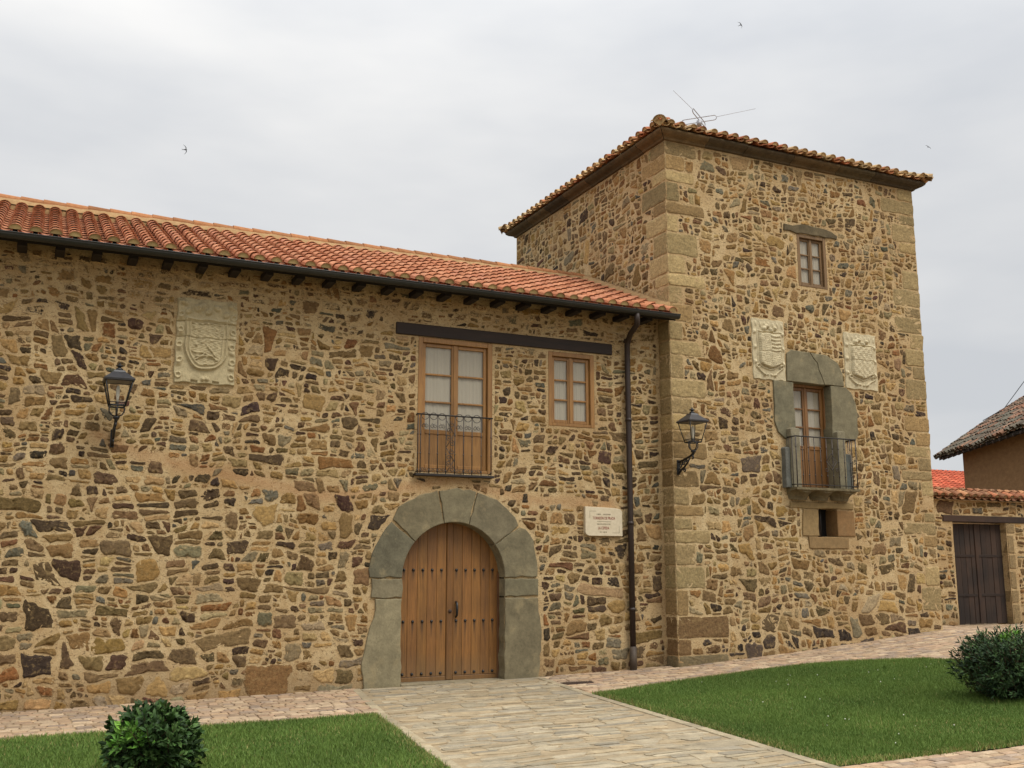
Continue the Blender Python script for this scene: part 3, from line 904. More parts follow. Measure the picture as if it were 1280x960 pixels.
# ================================================================== STONE HOUSE (long wing)
house = empty('stone_house', (5.0, 1.4, 0), 'long low rubble stone house with red tiled roof and arched wooden door', 'house')
put_w = lambda x, z, h: (x, -h, z)
def trench(x, z):
    L = [(.9, 3.75), (1.6, 3.45), (2.6, 3.28), (4.2, 2.95), (5.2, 3.02), (6.5, 3.3), (8.0, 2.98), (9.6, 2.95)]
    d = 9
    for a, b_ in zip(L[:-1], L[1:]):
        t_ = max(0, min(1, ((x - a[0]) * (b_[0] - a[0]) + (z - a[1]) * (b_[1] - a[1])) / ((b_[0] - a[0]) ** 2 + (b_[1] - a[1]) ** 2)))
        d = min(d, math.hypot(x - a[0] - t_ * (b_[0] - a[0]), z - a[1] - t_ * (b_[1] - a[1])))
    return max(0, 1 - d / .16) * .55
CXA, CZA, RA = 6.56, 1.66, .915
DOOR_HOLE = [(CXA - RA, -.3), (CXA + RA, -.3)] + arc(CXA, CZA, RA, 0, 180, 28)
BW = (5.87, 7.24, 3.40, 5.69)          # balcony window x0,x1,z0,z1
SW = (8.34, 9.28, 4.315, 5.665)        # small casement
holes = [DOOR_HOLE, rect(*BW), rect(*SW)]
arch_out = [(5.0, -.3), (8.2, -.3), (8.2, 1.2), (8.12, 1.9), (8.0, 2.36), (7.72, 2.72), (7.3, 3.0), (6.9, 3.13), (6.4, 3.14), (5.9, 3.04), (5.5, 2.75), (5.26, 2.42), (5.08, 1.9), (5.1, 1.3)]
blocked_w = [arch_out, rect(BW[0] - .03, BW[1] + .03, BW[2] - .1, BW[3] + .02), rect(SW[0] - .03, SW[1] + .03, SW[2] - .03, SW[3] + .02),
             rect(5.44, 9.68, 5.69, 5.93), rect(1.9, 2.86, 4.58, 5.95), rect(9.03, 9.79, 2.38, 2.9)]
rs = np.random.default_rng(4)
def wing_size(x, z):
    return 1.5 if z < .7 else .95 if z < 3 else .72 if z < 4.6 else .55
cells = random_rubble(rs, -2.6, 10.66, -.14, 6.42, area=.034, spread=.85, ratio=(1.0, 2.5), ah=.10, av=.26, blocked=blocked_w, gap=(.004, .024), chop=.62, warp=(.024, .007), chips=.11, afn=wing_size, seed=.7)
wall = MB()
mortar_sheet(wall, [(-5, -.4), (10.72, -.4), (10.72, 6.5), (-5, 6.5)], holes, put_w, tintf=trench, seed=1)
for P, r_ in cells:
    c = np.mean(P, 0)
    cov = rs.uniform(.72, 1.12)
    if c[1] > 5.5: cov -= rs.uniform(.1, .55) + .25 * min(1, max(0, c[1] - 5.7) / .4)          # the last courses are half rendered over
    if c[1] < .25: cov -= rs.uniform(0, .3)
    tr = trench(*c)
    if tr > .3 and rs.uniform() < .75: continue
    if rs.uniform() < .025: continue
    col = stone_colour(rs)
    add_stone(wall, rs, P, r_, put_w, col, cov, .015, trench)
for h_ in holes[1:]:
    reveal(wall, h_, put_w, .3, col=(0, 0, 0, 0), edge=-2.0)
# plain returns: left end, back
wall.box(-5.02, -4.98, 0, 6.2, -.4, 6.4, col=(0, 0, 0, 0), edge=-2.0)
wall.box(-5, 10.7, 6.18, 6.22, -.4, 6.4, col=(0, 0, 0, 0), edge=-2.0)
wall.build('wall', M['rubble'], house, attrs=True)

# --- arched stone surround
GS = [(132, 124, 98), (138, 128, 102), (124, 118, 96), (142, 132, 104), (128, 118, 92)]
def rough_edge(P, rng, amp=.012, seg=.14, keep=()):
    out_ = []
    for i in range(len(P)):
        a = np.array(P[i], float); b_ = np.array(P[(i + 1) % len(P)], float); L = np.linalg.norm(b_ - a)
        k_ = max(1, int(L / seg)); n = np.array([-(b_ - a)[1], (b_ - a)[0]]) / (L + 1e-9)
        for j in range(k_):
            p = a + (b_ - a) * j / k_
            if i not in keep and (j > 0): p = p + n * rng.normal(0, amp)
            out_.append(tuple(p))
    return out_
sur = empty('door_surround', house.location, None); sur.parent = house; sur.location = (0, 0, 0)
def ia(a0, a1, n=7): return arc(CXA, CZA, RA, a0, a1, n)
rs = np.random.default_rng(8)
sp = .0
blocks = [
    ([(5.645, -.06)] + [(5.645, 1.33)] + [(5.2, 1.335), (5.21, 1.16), (5.1, .8), (5.0, .35), (5.05, -.06)], ),
    ([(5.645, 1.352), (5.645, 1.645), (5.13, 1.655), (5.13, 1.36)], ),
    (ia(179.6, 140.5) + [(5.45, 2.56), (5.3, 2.37), (5.13, 2.04), (5.08, 1.79), (5.1, 1.675)], ),
    (ia(139.9, 102.5) + [(6.235, 3.09), (5.92, 3.01), (5.57, 2.81), (5.47, 2.60)], ),
    (ia(101.9, 74.1) + [(6.94, 3.09), (6.6, 3.15), (6.27, 3.09)], ),
    (ia(73.5, 37.5) + [(7.73, 2.54), (7.67, 2.68), (7.33, 2.97), (6.97, 3.08)], ),
    (ia(36.9, .4) + [(8.09, 1.68), (8.1, 1.8), (8.02, 2.29), (7.87, 2.48), (7.76, 2.51)], ),
    ([(7.475, 1.645), (7.475, 1.352), (8.11, 1.36), (8.11, 1.64)], ),
    ([(7.475, 1.33), (7.475, -.06), (8.11, -.06), (8.17, .66), (8.15, .9), (8.1, 1.32)], )]
for (P,) in blocks:
    mb = MB(); c = np.array(GS[rs.integers(5)]) * rs.uniform(.94, 1.06)
    P = rough_edge(P, rs, .008, .10)
    mb.prism(P, -.03 - rs.uniform(0, .008), .32, .014, col=C3(*c))
    mb.build('voussoir' if P[0][1] > 1.7 else 'jamb_block', M['grey_stone'], sur, attrs=True)

# --- arched double door
door = empty('door', (0, 0, 0)); door.parent = house; door.location = (CXA - house.location[0], .24 - house.location[1], 0)
YD = .24
def top_at(x): return CZA + math.sqrt(max(0, (RA + .03) ** 2 - (x - CXA) ** 2))
def plank(mb, x0, x1, z0, y0, y1, rng):
    n = 5; P = [(x0, z0), (x1, z0)] + [(x1 - (x1 - x0) * i / n, top_at(x1 - (x1 - x0) * i / n)) for i in range(n + 1)]
    k_ = rng.uniform(.86, 1.1); mb.prism(P, y0, y1, .006, col=(k_, k_ * rng.uniform(.97, 1.02), k_))
mdoor, t, b = None, None, None
rs = np.random.default_rng(21)
STUDZ = (.12, .955, 1.79)
for side in (0, 1):
    lf = MB(); xa, xb = ((5.665, 6.515), (6.64, 7.475))[side]
    for q in range(5):
        w_ = (xb - xa) / 5; plank(lf, xa + q * w_ + .0015, xa + (q + 1) * w_ - .0015, .075, YD, YD + .05, rs)
    L = lf.build('door_leaf', M['door_wood'], door, attrs=True)
    br = MB(); br.box(xa, xb, YD - .012, YD + .045, .0, .07, .006, col=(.95, .9, .8)); br.build('bottom_rail', M['door_wood'], door, attrs=True)
    for z in STUDZ:
        for q in range(5):
            sx = (5.765, 6.70)[side] + q * .166
            s_ = MB(); s_.tube([(sx, YD + .002, z), (sx, YD - .012, z), (sx, YD - .022, z)], [.027, .021, .008], 10); s_.build('stud', M['black_iron'], door)
mb = MB(); mb.box(6.518, 6.637, YD - .022, YD + .04, .004, top_at(CXA) - .02, .012, col=(.82, .8, .78)); mb.build('cover_strip', M['door_wood'], door, attrs=True)
mb = MB(); mb.box(CXA + RA - .028, CXA + RA + .04, YD - .035, YD + .06, -.02, 1.75, .01, col=(.5, .42, .38)); mb.build('door_frame', M['door_wood'], door, attrs=True)
mb = MB(); mb.tube([(6.695, YD, 1.27), (6.695, YD - .05, 1.24), (6.695, YD - .055, 1.15), (6.695, YD - .05, 1.05), (6.695, YD, 1.01)], [.016, .02, .024, .02, .014], 8); mb.build('handle', M['black_iron'], door)
mb = MB(); mb.lathe([(.001, 0), (.03, 0), (.03, .012), (.001, .016)], 0, 0, 14)
mb.v = [(6.58 + x, YD - .022 - z, 1.115 + y) for x, y, z in mb.v]; mb.build('lock', M['grate'], door)
mb = MB(); mb.box(CXA - RA + .01, CXA + RA - .01, -.05, YD + .2, -.08, .002, .01, col=C3(150, 138, 112)); mb.build('threshold', M['grey_stone'], door, attrs=True)

# --- lintel beam
mb = MB(); mb.box(5.46, 9.66, -.035, .2, 5.70, 5.905, .012, col=(1, 1, 1)); mb.build('lintel_beam', M['beam'], house, attrs=True)

# --- casement windows
def casement(parent, name, x0, x1, z0, z1, y, rows, wood, fr=.075, stile=.062, mun=.032, panel=0.0, curtain='curtain', label=None, depth=.09, lean=0.0):
    """timber frame flush with the wall, two leaves set back, curtains close behind the glass. y = wall face"""
    r_ = empty(name, (0, 0, 0), label); r_.parent = parent
    r_.location = ((x0 + x1) / 2 - parent.location[0], y - parent.location[1], z0 - parent.location[2])
    rr = np.random.default_rng(int(x0 * 100))
    W = lambda: (lambda q: (q, q * .98, q * .96))(rr.uniform(.88, 1.08))
    f = MB()
    f.box(x0, x0 + fr, y - .006, y + depth, z0, z1, .006, col=W()); f.box(x1 - fr, x1, y - .006, y + depth, z0, z1, .006, col=W())
    f.box(x0 + fr + .001, x1 - fr - .001, y - .004, y + depth, z1 - fr, z1 - .001, .006, col=W()); f.box(x0 + fr + .001, x1 - fr - .001, y - .004, y + depth, z0 + .001, z0 + fr * .7, .006, col=W())
    f.build('frame', M[wood], r_, attrs=True)
    xm = (x0 + x1) / 2; yl = y + .042
    zb, zt = z0 + fr * .7 + .004, z1 - fr - .004
    gl = MB()
    for s_ in (0, 1):
        a, b_ = (x0 + fr + .003, xm - .002) if s_ == 0 else (xm + .002, x1 - fr - .003)
        lf = MB()
        lf.box(a, a + stile, yl, yl + .04, zb, zt, .007, col=W()); lf.box(b_ - stile, b_, yl, yl + .04, zb, zt, .007, col=W())
        zp = zb + panel
        lf.box(a + stile + .001, b_ - stile - .001, yl + .002, yl + .04, zt - stile, zt - .001, .007, col=W())
        lf.box(a + stile + .001, b_ - stile - .001, yl + .002, yl + .04, zb + .001, zb + stile, .007, col=W())
        if panel:
            lf.box(a + stile + .001, b_ - stile - .001, yl + .002, yl + .04, zp - stile * .6, zp + stile * .6, .007, col=W())
            lf.box(a + stile - .005, b_ - stile + .005, yl + .016, yl + .03, zb + stile - .005, zp - stile * .6 + .005, 0, col=W())
            gz0 = zp + stile * .6
        else: gz0 = zb + stile
        gz1 = zt - stile; hh = (gz1 - gz0) / rows
        for q in range(1, rows): lf.box(a + stile + .001, b_ - stile - .001, yl + .003, yl + .036, gz0 + q * hh - mun / 2, gz0 + q * hh + mun / 2, .006, col=W())
        lf.build('leaf', M[wood], r_, attrs=True)
        gl.add([(a + stile, yl + .022, gz0), (b_ - stile, yl + .022, gz0), (b_ - stile, yl + .022, gz1), (a + stile, yl + .022, gz1)], [(0, 1, 2, 3)])
    cv = MB(); cv.box(xm - .028, xm + .028, yl - .014, yl - .001, zb, zt, .006, col=W()); cv.build('cover_strip', M[wood], r_, attrs=True)
    gl.build('glass', M['glass'], r_)
    cu = MB(); n = 60; v = []
    for i in range(n + 1):
        x = x0 + fr + (x1 - x0 - 2 * fr) * i / n
        for z in (zb, zt): v.append((x, yl + .045 + .004 * math.sin(i * 1.9) + .004 * math.sin(i * .7), z))
    cu.add(v, [(2 * i, 2 * i + 2, 2 * i + 3, 2 * i + 1) for i in range(n)], smooth=True)
    cu.build('curtain', M[curtain], r_)
    rm = MB(); rm.box(x0 - .02, x1 + .02, y + .6, y + .62, z0 - .05, z1 + .05)
    for q in ((x0 - .02, x0, y + .1, y + .6, z0, z1), (x1, x1 + .02, y + .1, y + .6, z0, z1), (x0, x1, y + .1, y + .6, z0 - .02, z0), (x0, x1, y + .1, y + .6, z1, z1 + .02)): rm.box(*q)
    rm.build('room_lining', M['dark_room'], r_)
    return r_
bwin = casement(house, 'balcony_window', BW[0], BW[1], BW[2], BW[3], 0.0, 3, 'honey_wood', fr=.085, panel=.62, label='tall balcony window with wooden lower panels behind a low iron railing')
swin = casement(house, 'window', SW[0], SW[1], SW[2], SW[3], 0.0, 3, 'honey_wood', fr=.08, label='small six-pane wooden casement under the right end of the beam')

# --- ironwork helpers
def spiral(cx, cz, r0, r1, a0, turns, n=22):
    return [(cx + (r0 + (r1 - r0) * i / n) * math.cos(a0 + turns * 2 * PI * i / n), cz + (r0 + (r1 - r0) * i / n) * math.sin(a0 + turns * 2 * PI * i / n)) for i in range(n + 1)]
def scroll_bar(mb, pts, y, r_=.006): mb.tube([(x, y, z) for x, z in pts], r_, 5)

# --- low railing of the balcony window
rail = empty('balcony_railing', (0, 0, 0), 'shallow grey wrought iron railing with curled tops and scroll centrepiece'); rail.parent = house
rail.location = (0, 0, 0)
RY = -.085; rx0, rx1 = 5.855, 7.185; zt_, zb_ = 4.355, 3.40
mb = MB()
mb.tube([(rx0 - .03, RY, zt_), (rx1 + .03, RY, zt_)], .013, 8)
mb.build('top_rail', M['iron'], rail)
for sx in (rx0, rx1):
    for z in (zt_, zb_): mb = MB(); mb.tube([(sx, RY, z), (sx, .02, z)], .011, 6); mb.build('side_rail', M['iron'], rail)
mb = MB(); mb.box(rx0 - .045, rx1 + .045, RY - .04, .0, zb_ - .075, zb_ - .035, .006); mb.build('base_plate', M['iron'], rail)
xsb = [rx0 + .045, rx0 + .2, rx0 + .35, rx0 + .50, rx0 + .66, rx0 + .82, rx0 + .975, rx0 + .045 + 1.10]
mb = MB()
for x in [rx0] + xsb + [rx1]:
    mb.tube([(x, RY, zb_ - .04), (x, RY, zt_)], .0085, 6)
    for z in (zb_ + .02, zb_ + .30, zb_ + .62): mb.tube([(x, RY, z - .018), (x, RY, z), (x, RY, z + .018)], [.009, .014, .009], 6)
mb.build('bars', M['iron_grey'], rail)
mb = MB()
for a, b_ in zip(xsb[:-1], xsb[1:]):
    cxm = (a + b_) / 2
    if abs(cxm - (xsb[3] + xsb[4]) / 2) < .01: continue
    rr_ = (b_ - a) / 2 - .012
    scroll_bar(mb, arc(cxm, zt_ - .02 - rr_ * .2, rr_, 0, 180, 10), RY)
    scroll_bar(mb, arc(cxm, zt_ - .02, rr_, 200, 340, 10), RY)
    for s_ in (-1, 1): scroll_bar(mb, [(cxm + s_ * (x - cxm), z) for x, z in spiral(cxm + rr_ * .5, zt_ - .19, .038, .012, PI / 2, 1.2, 12)], RY, .005)
    for s_ in (-1, 1): scroll_bar(mb, [(cxm + s_ * (x - cxm), z) for x, z in spiral(cxm + rr_ * .5, zb_ + .03, .04, .012, -PI / 2, 1.2, 12)], RY, .005)
xc = (xsb[3] + xsb[4]) / 2; hw = .07
for zc, s_ in ((zt_ - .2, 1), (zt_ - .42, -1), (zt_ - .66, 1), (zb_ + .1, -1)):
    for q in (-1, 1):
        scroll_bar(mb, spiral(xc + q * .03, zc + q * .05 * s_, .05, .012, PI / 2 * q, 1.3 * s_), RY, .006)
    scroll_bar(mb, [(xc - hw, zc + .11 * s_), (xc + hw, zc - .11 * s_)], RY, .006)
mb.build('scrollwork', M['iron_grey'], rail)

# --- roof of the wing
TH = math.atan(.43); cth, sth = math.cos(TH), math.sin(TH)
roof = empty('roof', (0, 0, 0)); roof.parent = house; roof.location = (0, 0, 0)
RY0, RZ0 = -.62, 6.43; RLEN = 3.5 / cth
rs = np.random.default_rng(15)
mb = MB()
tile_field(mb, rs, (-5.1, RY0, RZ0), Vector((1, 0, 0)), Vector((0, cth, sth)), Vector((0, -sth, cth)), 15.72, lambda u: RLEN - .10, .262, .31, PAL_NEW, .098, (222, 194, 136), tv=(.94, 1.05))
mb.build('roof_tiles', M['tile_new'], roof, attrs=True)
mb = MB()
P = [(RY0 + .02, RZ0 - .06), (2.9, RZ0 + 3.52 * .43 - .045), (6.6, RZ0 - .1), (6.6, RZ0 - .14), (2.9, RZ0 + 3.52 * .43 - .10), (RY0 + .02, RZ0 - .10)]
mb.prism(P, -5.0, 10.69, plane='yz'); mb.build('roof_deck', M['soffit'], roof)
mb = MB(); zr = RZ0 + 3.52 * .43
x = -5.1
while x < 10.6:
    L = min(.42, 10.69 - x)
    tile(mb, (x, 2.88, zr + .06), Vector((0, -1, 0)), Vector((1, 0, 0)), Vector((0, 0, 1)), 0, L, .15, .158, C3(*np.array((176, 122, 82)) * rs.uniform(.85, 1.08)), True, .014, .015, 9)
    x += .36
mb.build('ridge_tiles', M['tile_new'], roof, attrs=True)
mb = MB()
v = []
for i in range(80):
    x = -5.05 + 15.73 * i / 79
    for yy, zz in ((-.25, -.02), (-.19, .075), (0, .15)): v.append((x, 2.9 + yy - .03, zr + zz + rs.normal(0, .008)))
mb.add(v, [(3 * i + j, 3 * i + 3 + j, 3 * i + 4 + j, 3 * i + 1 + j) for i in range(79) for j in (0, 1)], smooth=True)
mb.prism([(2.9 - .30, zr - .16), (2.9 + .25, zr - .2), (2.9 + .12, zr + .07), (2.9 - .12, zr + .07), (2.9 - .26, zr - .03)], -5.04, 10.68, plane='yz')
mb.build('ridge_mortar', M['mortar'], roof)
mb = MB(); v = []
for i in range(40):
    y = -.42 + 3.3 * i / 39; z = RZ0 + (y - RY0) * .43 + .10
    for dx, dz in ((-.16, -.03), (-.12, .05), (-.06, .09), (.01, .12), (.01, -.1)): v.append((10.695 + dx, y, z + dz + rs.normal(0, .006)))
mb.add(v, [(5 * i + j, 5 * i + 5 + j, 5 * i + 6 + j, 5 * i + 1 + j) for i in range(39) for j in range(4)] + [(0, 1, 2, 3, 4)], smooth=True)
mb.build('wall_flashing', M['mortar'], roof)
x = -4.8; xi = []
while x < 10.6: xi.append(x); x += .502
for x in xi:
    mb = MB(); mb.box(x - .065, x + .065, -.40, .05, 6.34, 6.43, .006, col=(.4, .4, .4)); mb.build('corbel', M['beam'], roof, attrs=True)

# --- gutter and downpipe
mb = MB(); v = []; n = 9; gy, gzc, gr = -.685, 6.415, .075
prof = [(math.cos(PI + PI * i / (n - 1)) * gr, math.sin(PI + PI * i / (n - 1)) * gr) for i in range(n)] + [(math.cos(2 * PI - PI * i / (n - 1)) * (gr - .006), math.sin(2 * PI - PI * i / (n - 1)) * (gr - .006)) for i in range(n)]
m_n = len(prof)
for x in (-5.1, 10.70): v += [(x, gy + a, gzc + c) for a, c in prof]
mb.add(v, [(i, (i + 1) % m_n, m_n + (i + 1) % m_n, m_n + i) for i in range(m_n)], smooth=False)
mb.add([(10.70, gy + a, gzc + c) for a, c in prof[:n]], [tuple(range(n))])
mb.tube([(-5.1, gy - gr, gzc + .003), (10.70, gy - gr, gzc + .003)], .010, 6)
GUT = mb.build('gutter', M['gutter'], house)
mb = MB(); pr = .052
mb.tube([(9.80, gy, 6.38), (9.80, gy, 6.25), (9.82, gy + .03, 6.17), (9.89, -.32, 6.08), (9.935, -.16, 6.00), (9.945, -.095, 5.90), (9.945, -.09, 5.5), (9.945, -.09, 3.0), (9.945, -.09, .42)], pr, 12)
for z in (5.98, 4.5, 2.62, 1.1): mb.tube([(9.945, -.09, z - .03), (9.945, -.09, z + .03)], pr + .008, 12); mb.box(9.925, 9.965, -.05, .02, z - .015, z + .015)
PIPE = mb.build('downpipe', M['pipe'], house)
mb = MB(); mb.tube([(9.945, -.09, .46), (9.945, -.09, -.02)], pr + .012, 12); mb.build('pipe_shoe', M['pipe_grey'], PIPE)

# ================================================================== TOWER
tower = empty('stone_tower', (13.9, 2.9, 0), 'tall square rubble stone tower with stone cornice and small balcony, taller than the house', 'tower')
TX, TY, TX1, TY1, TZ = 10.7, -.38, 17.15, 6.25, 9.98
put_f = lambda x, z, h: (x, TY - h, z)
put_l = lambda y, z, h: (TX - h, y, z)
rs = np.random.default_rng(30)
tw = MB()
TWIN = (13.85, 14.60, 7.44, 8.54)
BDOOR = (13.50, 14.56, 3.30, 5.47)
SLOT = (14.01, 14.52, 2.42, 2.97)
holes_t = [rect(*TWIN), rect(*BDOOR), rect(*SLOT)]
lint = [(13.41, 5.45), (14.86, 5.44), (14.83, 5.72), (14.7, 5.93), (14.45, 6.05), (13.55, 6.08), (13.42, 5.98)]
# quoins: corner stones wrap both faces
QF = []; QL = []
QPAL = [(182, 158, 112), (172, 150, 106), (162, 142, 100), (180, 154, 106), (160, 138, 98), (190, 166, 118), (172, 142, 96)]
def jit_box(mb, rng, x0, x1, y0, y1, z0, z1, bev, col, cover=1.12, j=.006):
    b0 = len(mb.v); mb.box(x0, x1, y0, y1, z0, z1, bev, col=(*col, cover), edge=1.0)
    tz = rng.normal(0, .012); 
    for i in range(b0, len(mb.v)):
        x, y, z = mb.v[i]; mb.v[i] = (x + rng.normal(0, j), y + rng.normal(0, j * .5), z + rng.normal(0, j) + tz * (x - x0))
z = .02; k_ = 0
def quoin(rng, a, b_, z0, z1, put, col, cover):
    add_stone(tw, rng, rough_edge([(a, z0), (b_, z0 + rng.normal(0, .008)), (b_ + rng.normal(0, .02), z1 + rng.normal(0, .008)), (a, z1)], rng, .006, .1), .2, put, col, cover, .012, None, .006, .03)
while z < TZ - .1:
    h = min(rs.uniform(.20, .48), TZ - z - .005)
    if TZ - z - h < .15: h = TZ - z - .005
    lf = rs.uniform(.5, .95) if k_ % 2 == 0 else rs.uniform(.24, .5)
    ll = rs.uniform(.36, .5) if k_ % 2 == 0 else rs.uniform(.6, 1.0)
    if z < 1.2 and k_ % 2 == 0: lf += .4
    base = (QPAL + [(150, 124, 84)])[rs.integers(8)] if z > .9 else [(132, 104, 70), (124, 110, 82), (140, 116, 80)][rs.integers(3)]
    col = C3(*np.array(base, float) * rs.uniform(.88, 1.06)); cov = rs.uniform(.62, .92)
    g_ = rs.uniform(.008, .018)
    ll2 = min(ll, .37) if z < 7.0 else ll
    quoin(rs, TX - .006, TX + lf, z + g_ * .5, z + h - g_ * .5, put_f, col, cov)
    quoin(rs, TY - .006, TY + ll2, z + g_ * .5, z + h - g_ * .5, put_l, col, cov)
    QF.append(rect(TX - .1, TX + lf, z, z + h)); QL.append(rect(TY - .1, TY + ll2, z, z + h))
    lr = rs.uniform(.5, .95) if k_ % 2 else rs.uniform(.26, .5)
    if rs.uniform() < .7:
        col = C3(*np.array(QPAL[rs.integers(7)], float) * rs.uniform(.86, 1.02))
        quoin(rs, TX1 - lr, TX1 + .012, z + g_ * .5, z + h - g_ * .5, put_f, col, rs.uniform(.66, 1.0))
        QF.append(rect(TX1 - lr, TX1 + .1, z, z + h))
    z += h; k_ += 1
def tt(x, z): return 0.0
mortar_sheet(tw, [(TX, -.2), (TX1, -.2), (TX1, TZ), (TX, TZ)], holes_t, put_f, seed=2)
mortar_sheet(tw, [(TY, -.2), (TY1, -.2), (TY1, TZ), (TY, TZ)], [], put_l, seed=3, step=.14)
for h_ in holes_t: reveal(tw, h_, put_f, .4, col=(0, 0, 0, 0), edge=-2.0)
tw.box(TX1 - .02, TX1 - .003, TY + .01, TY1, -.2, TZ, col=(0, 0, 0, 0), edge=-2.0)
tw.box(TX + .01, TX1 - .03, TY1 - .02, TY1, -.2, TZ, col=(0, 0, 0, 0), edge=-2.0)
fixed = QF + [rect(TWIN[0] - .03, TWIN[1] + .03, TWIN[2] - .05, TWIN[3] + .02), rect(13.50, 14.94, 8.54, 8.74), lint,
              rect(13.05, 13.58, 4.25, 5.46), rect(14.48, 15.14, 4.25, 5.43), rect(13.2, 14.95, 3.02, 4.6), rect(13.5, 14.56, 4.5, 5.47), rect(13.60, 14.95, 2.18, 2.97),
              rect(12.6, 13.40, 5.42, 6.66), rect(14.92, 15.80, 5.40, 6.60)]
def tower_size(x, z):
    return 1.6 if z < .8 else .95 if z < 3.2 else .75 if z < 6 else .6
cells = random_rubble(rs, TX + .02, TX1 - .02, .0, TZ - .02, area=.034, spread=.9, ratio=(.8, 2.1), ah=.14, av=.24, blocked=fixed, gap=(.004, .020), chop=.8, warp=(.03, .008), chips=.10, afn=tower_size, seed=2.2)
PWT = PW * np.array([1.4, 1.1, .75, .4, 1.1, 1.7, 2.1, .8, .5, .6, 2.0, 1.0, 2.2, .4]); PWT /= PWT.sum()
for P, r_ in cells:
    if rs.uniform() < .02: continue
    c = np.mean(P, 0); cov = rs.uniform(.74, 1.12)
    if c[1] > 9.5: cov -= rs.uniform(0, .25)
    dark = 1.0
    if c[1] < .75 and rs.uniform() < .35: col = C3(*np.array((78, 66, 56)) * rs.uniform(.8, 1.2))
    else: col = stone_colour(rs, PAL, PWT)
    add_stone(tw, rs, P, r_, put_f, col, cov, .015)
cells = random_rubble(rs, TY + .02, TY1 - .02, 6.5, TZ - .02, area=.026, spread=.85, ratio=(.8, 2.1), ah=.14, av=.24, blocked=QL, gap=(.004, .020), chop=.8, warp=(.03, .008), chips=.10, seed=4.1)
for P, r_ in cells:
    c = np.mean(P, 0)
    if c[1] < 6.55 + .43 * (c[0] + .38) - .1: continue
    if rs.uniform() < .02: continue
    add_stone(tw, rs, P, r_, put_l, stone_colour(rs, PAL, PWT), rs.uniform(.74, 1.12), .015)
tw.build('wall', M['rubble'], tower, attrs=True)

# --- cornice
mb = MB()
prof = [(0, 9.97), (.045, 9.98), (.06, 10.01), (.10, 10.03), (.16, 10.05), (.20, 10.08), (.215, 10.10), (.215, 10.13), (0, 10.135)]
def cornice_side(mb, a, b_, axis, fixed_c, sgn, rng):
    """segments from a to b along axis; mitred at both ends"""
    cuts = [a]; d = 1 if b_ > a else -1
    while abs(b_ - cuts[-1]) > 1.5: cuts.append(cuts[-1] + d * rng.uniform(.8, 1.25))
    cuts.append(b_)
    for i in range(len(cuts) - 1):
        s0, s1 = cuts[i] + d * .006, cuts[i + 1] - d * .006; v = []
        dz = rng.normal(0, .004); do = rng.normal(0, .004)
        for (s_, end) in ((s0, i == 0), (s1, i == len(cuts) - 2)):
            e = (-d if s_ == s0 else d) if end else 0
            for o_, zz in prof:
                p = s_ + e * o_; q = fixed_c + sgn * (o_ + (do if o_ > 0 else 0))
                v.append((p, q, zz + dz) if axis == 'x' else (q, p, zz + dz))
        n = len(prof)
        c = C3(*np.array([(112, 96, 70), (100, 88, 66), (120, 100, 72), (92, 80, 62)][rng.integers(4)], float) * rng.uniform(.92, 1.08))
        mb.add(v, [(j, j + 1, n + j + 1, n + j) for j in range(n - 1)] + [tuple(range(n)), tuple(range(n, 2 * n))[::-1]], col=c)
cornice_side(mb, TX, TX1, 'x', TY, -1, rs); cornice_side(mb, TY1, TY, 'y', TX, -1, rs)
cornice_side(mb, TX1, TX, 'x', TY1, 1, rs); cornice_side(mb, TY, TY1, 'y', TX1, 1, rs)
mb.build('cornice', M['cornice'], tower, attrs=True)

# --- hipped roof of the tower
troof = empty('roof', (0, 0, 0)); troof.parent = tower; troof.location = (0, 0, 0)
EO, EZ, TPH = .27, 10.14, R(18)
tc_, ts_ = math.cos(TPH), math.sin(TPH)
X0, X1, Y0, Y1 = TX - EO, TX1 + EO, TY - EO, TY1 + EO
Wx, Wy = X1 - X0, Y1 - Y0
ap = Wx / 2; az = EZ + ap * math.tan(TPH)
for org, ux, uy, wd in (((X0, Y0), (1, 0), (0, 1), Wx), ((X0, Y1), (0, -1), (1, 0), Wy), ((X1, Y1), (-1, 0), (0, -1), Wx), ((X1, Y0), (0, 1), (-1, 0), Wy)):
    mb = MB()
    us = Vector((uy[0] * tc_, uy[1] * tc_, ts_)); un = Vector((-uy[0] * ts_, -uy[1] * ts_, tc_))
    tile_field(mb, rs, (*org, EZ), Vector((*ux, 0)), us, un, wd, lambda u, wd=wd: max(.25, min(u, wd - u, ap) / tc_), .25, .30, PAL_OLD, .084, (214, 178, 126), .008)
    mb.build('roof_tiles', M['tile_old'], troof, attrs=True)
mb = MB()
i_ = .05
v = [(X0 + i_, Y0 + i_, EZ - .02), (X1 - i_, Y0 + i_, EZ - .02), (X1 - i_, Y1 - i_, EZ - .02), (X0 + i_, Y1 - i_, EZ - .02), (X0 + ap, Y0 + ap, az - .04), (X0 + ap, Y1 - ap, az - .04)]
mb.add(v, [(0, 1, 4), (1, 2, 5, 4), (2, 3, 5), (3, 0, 4, 5), (3, 2, 1, 0)], col=C3(120, 100, 74)); mb.build('roof_deck', M['soffit'], troof)
mb = MB()
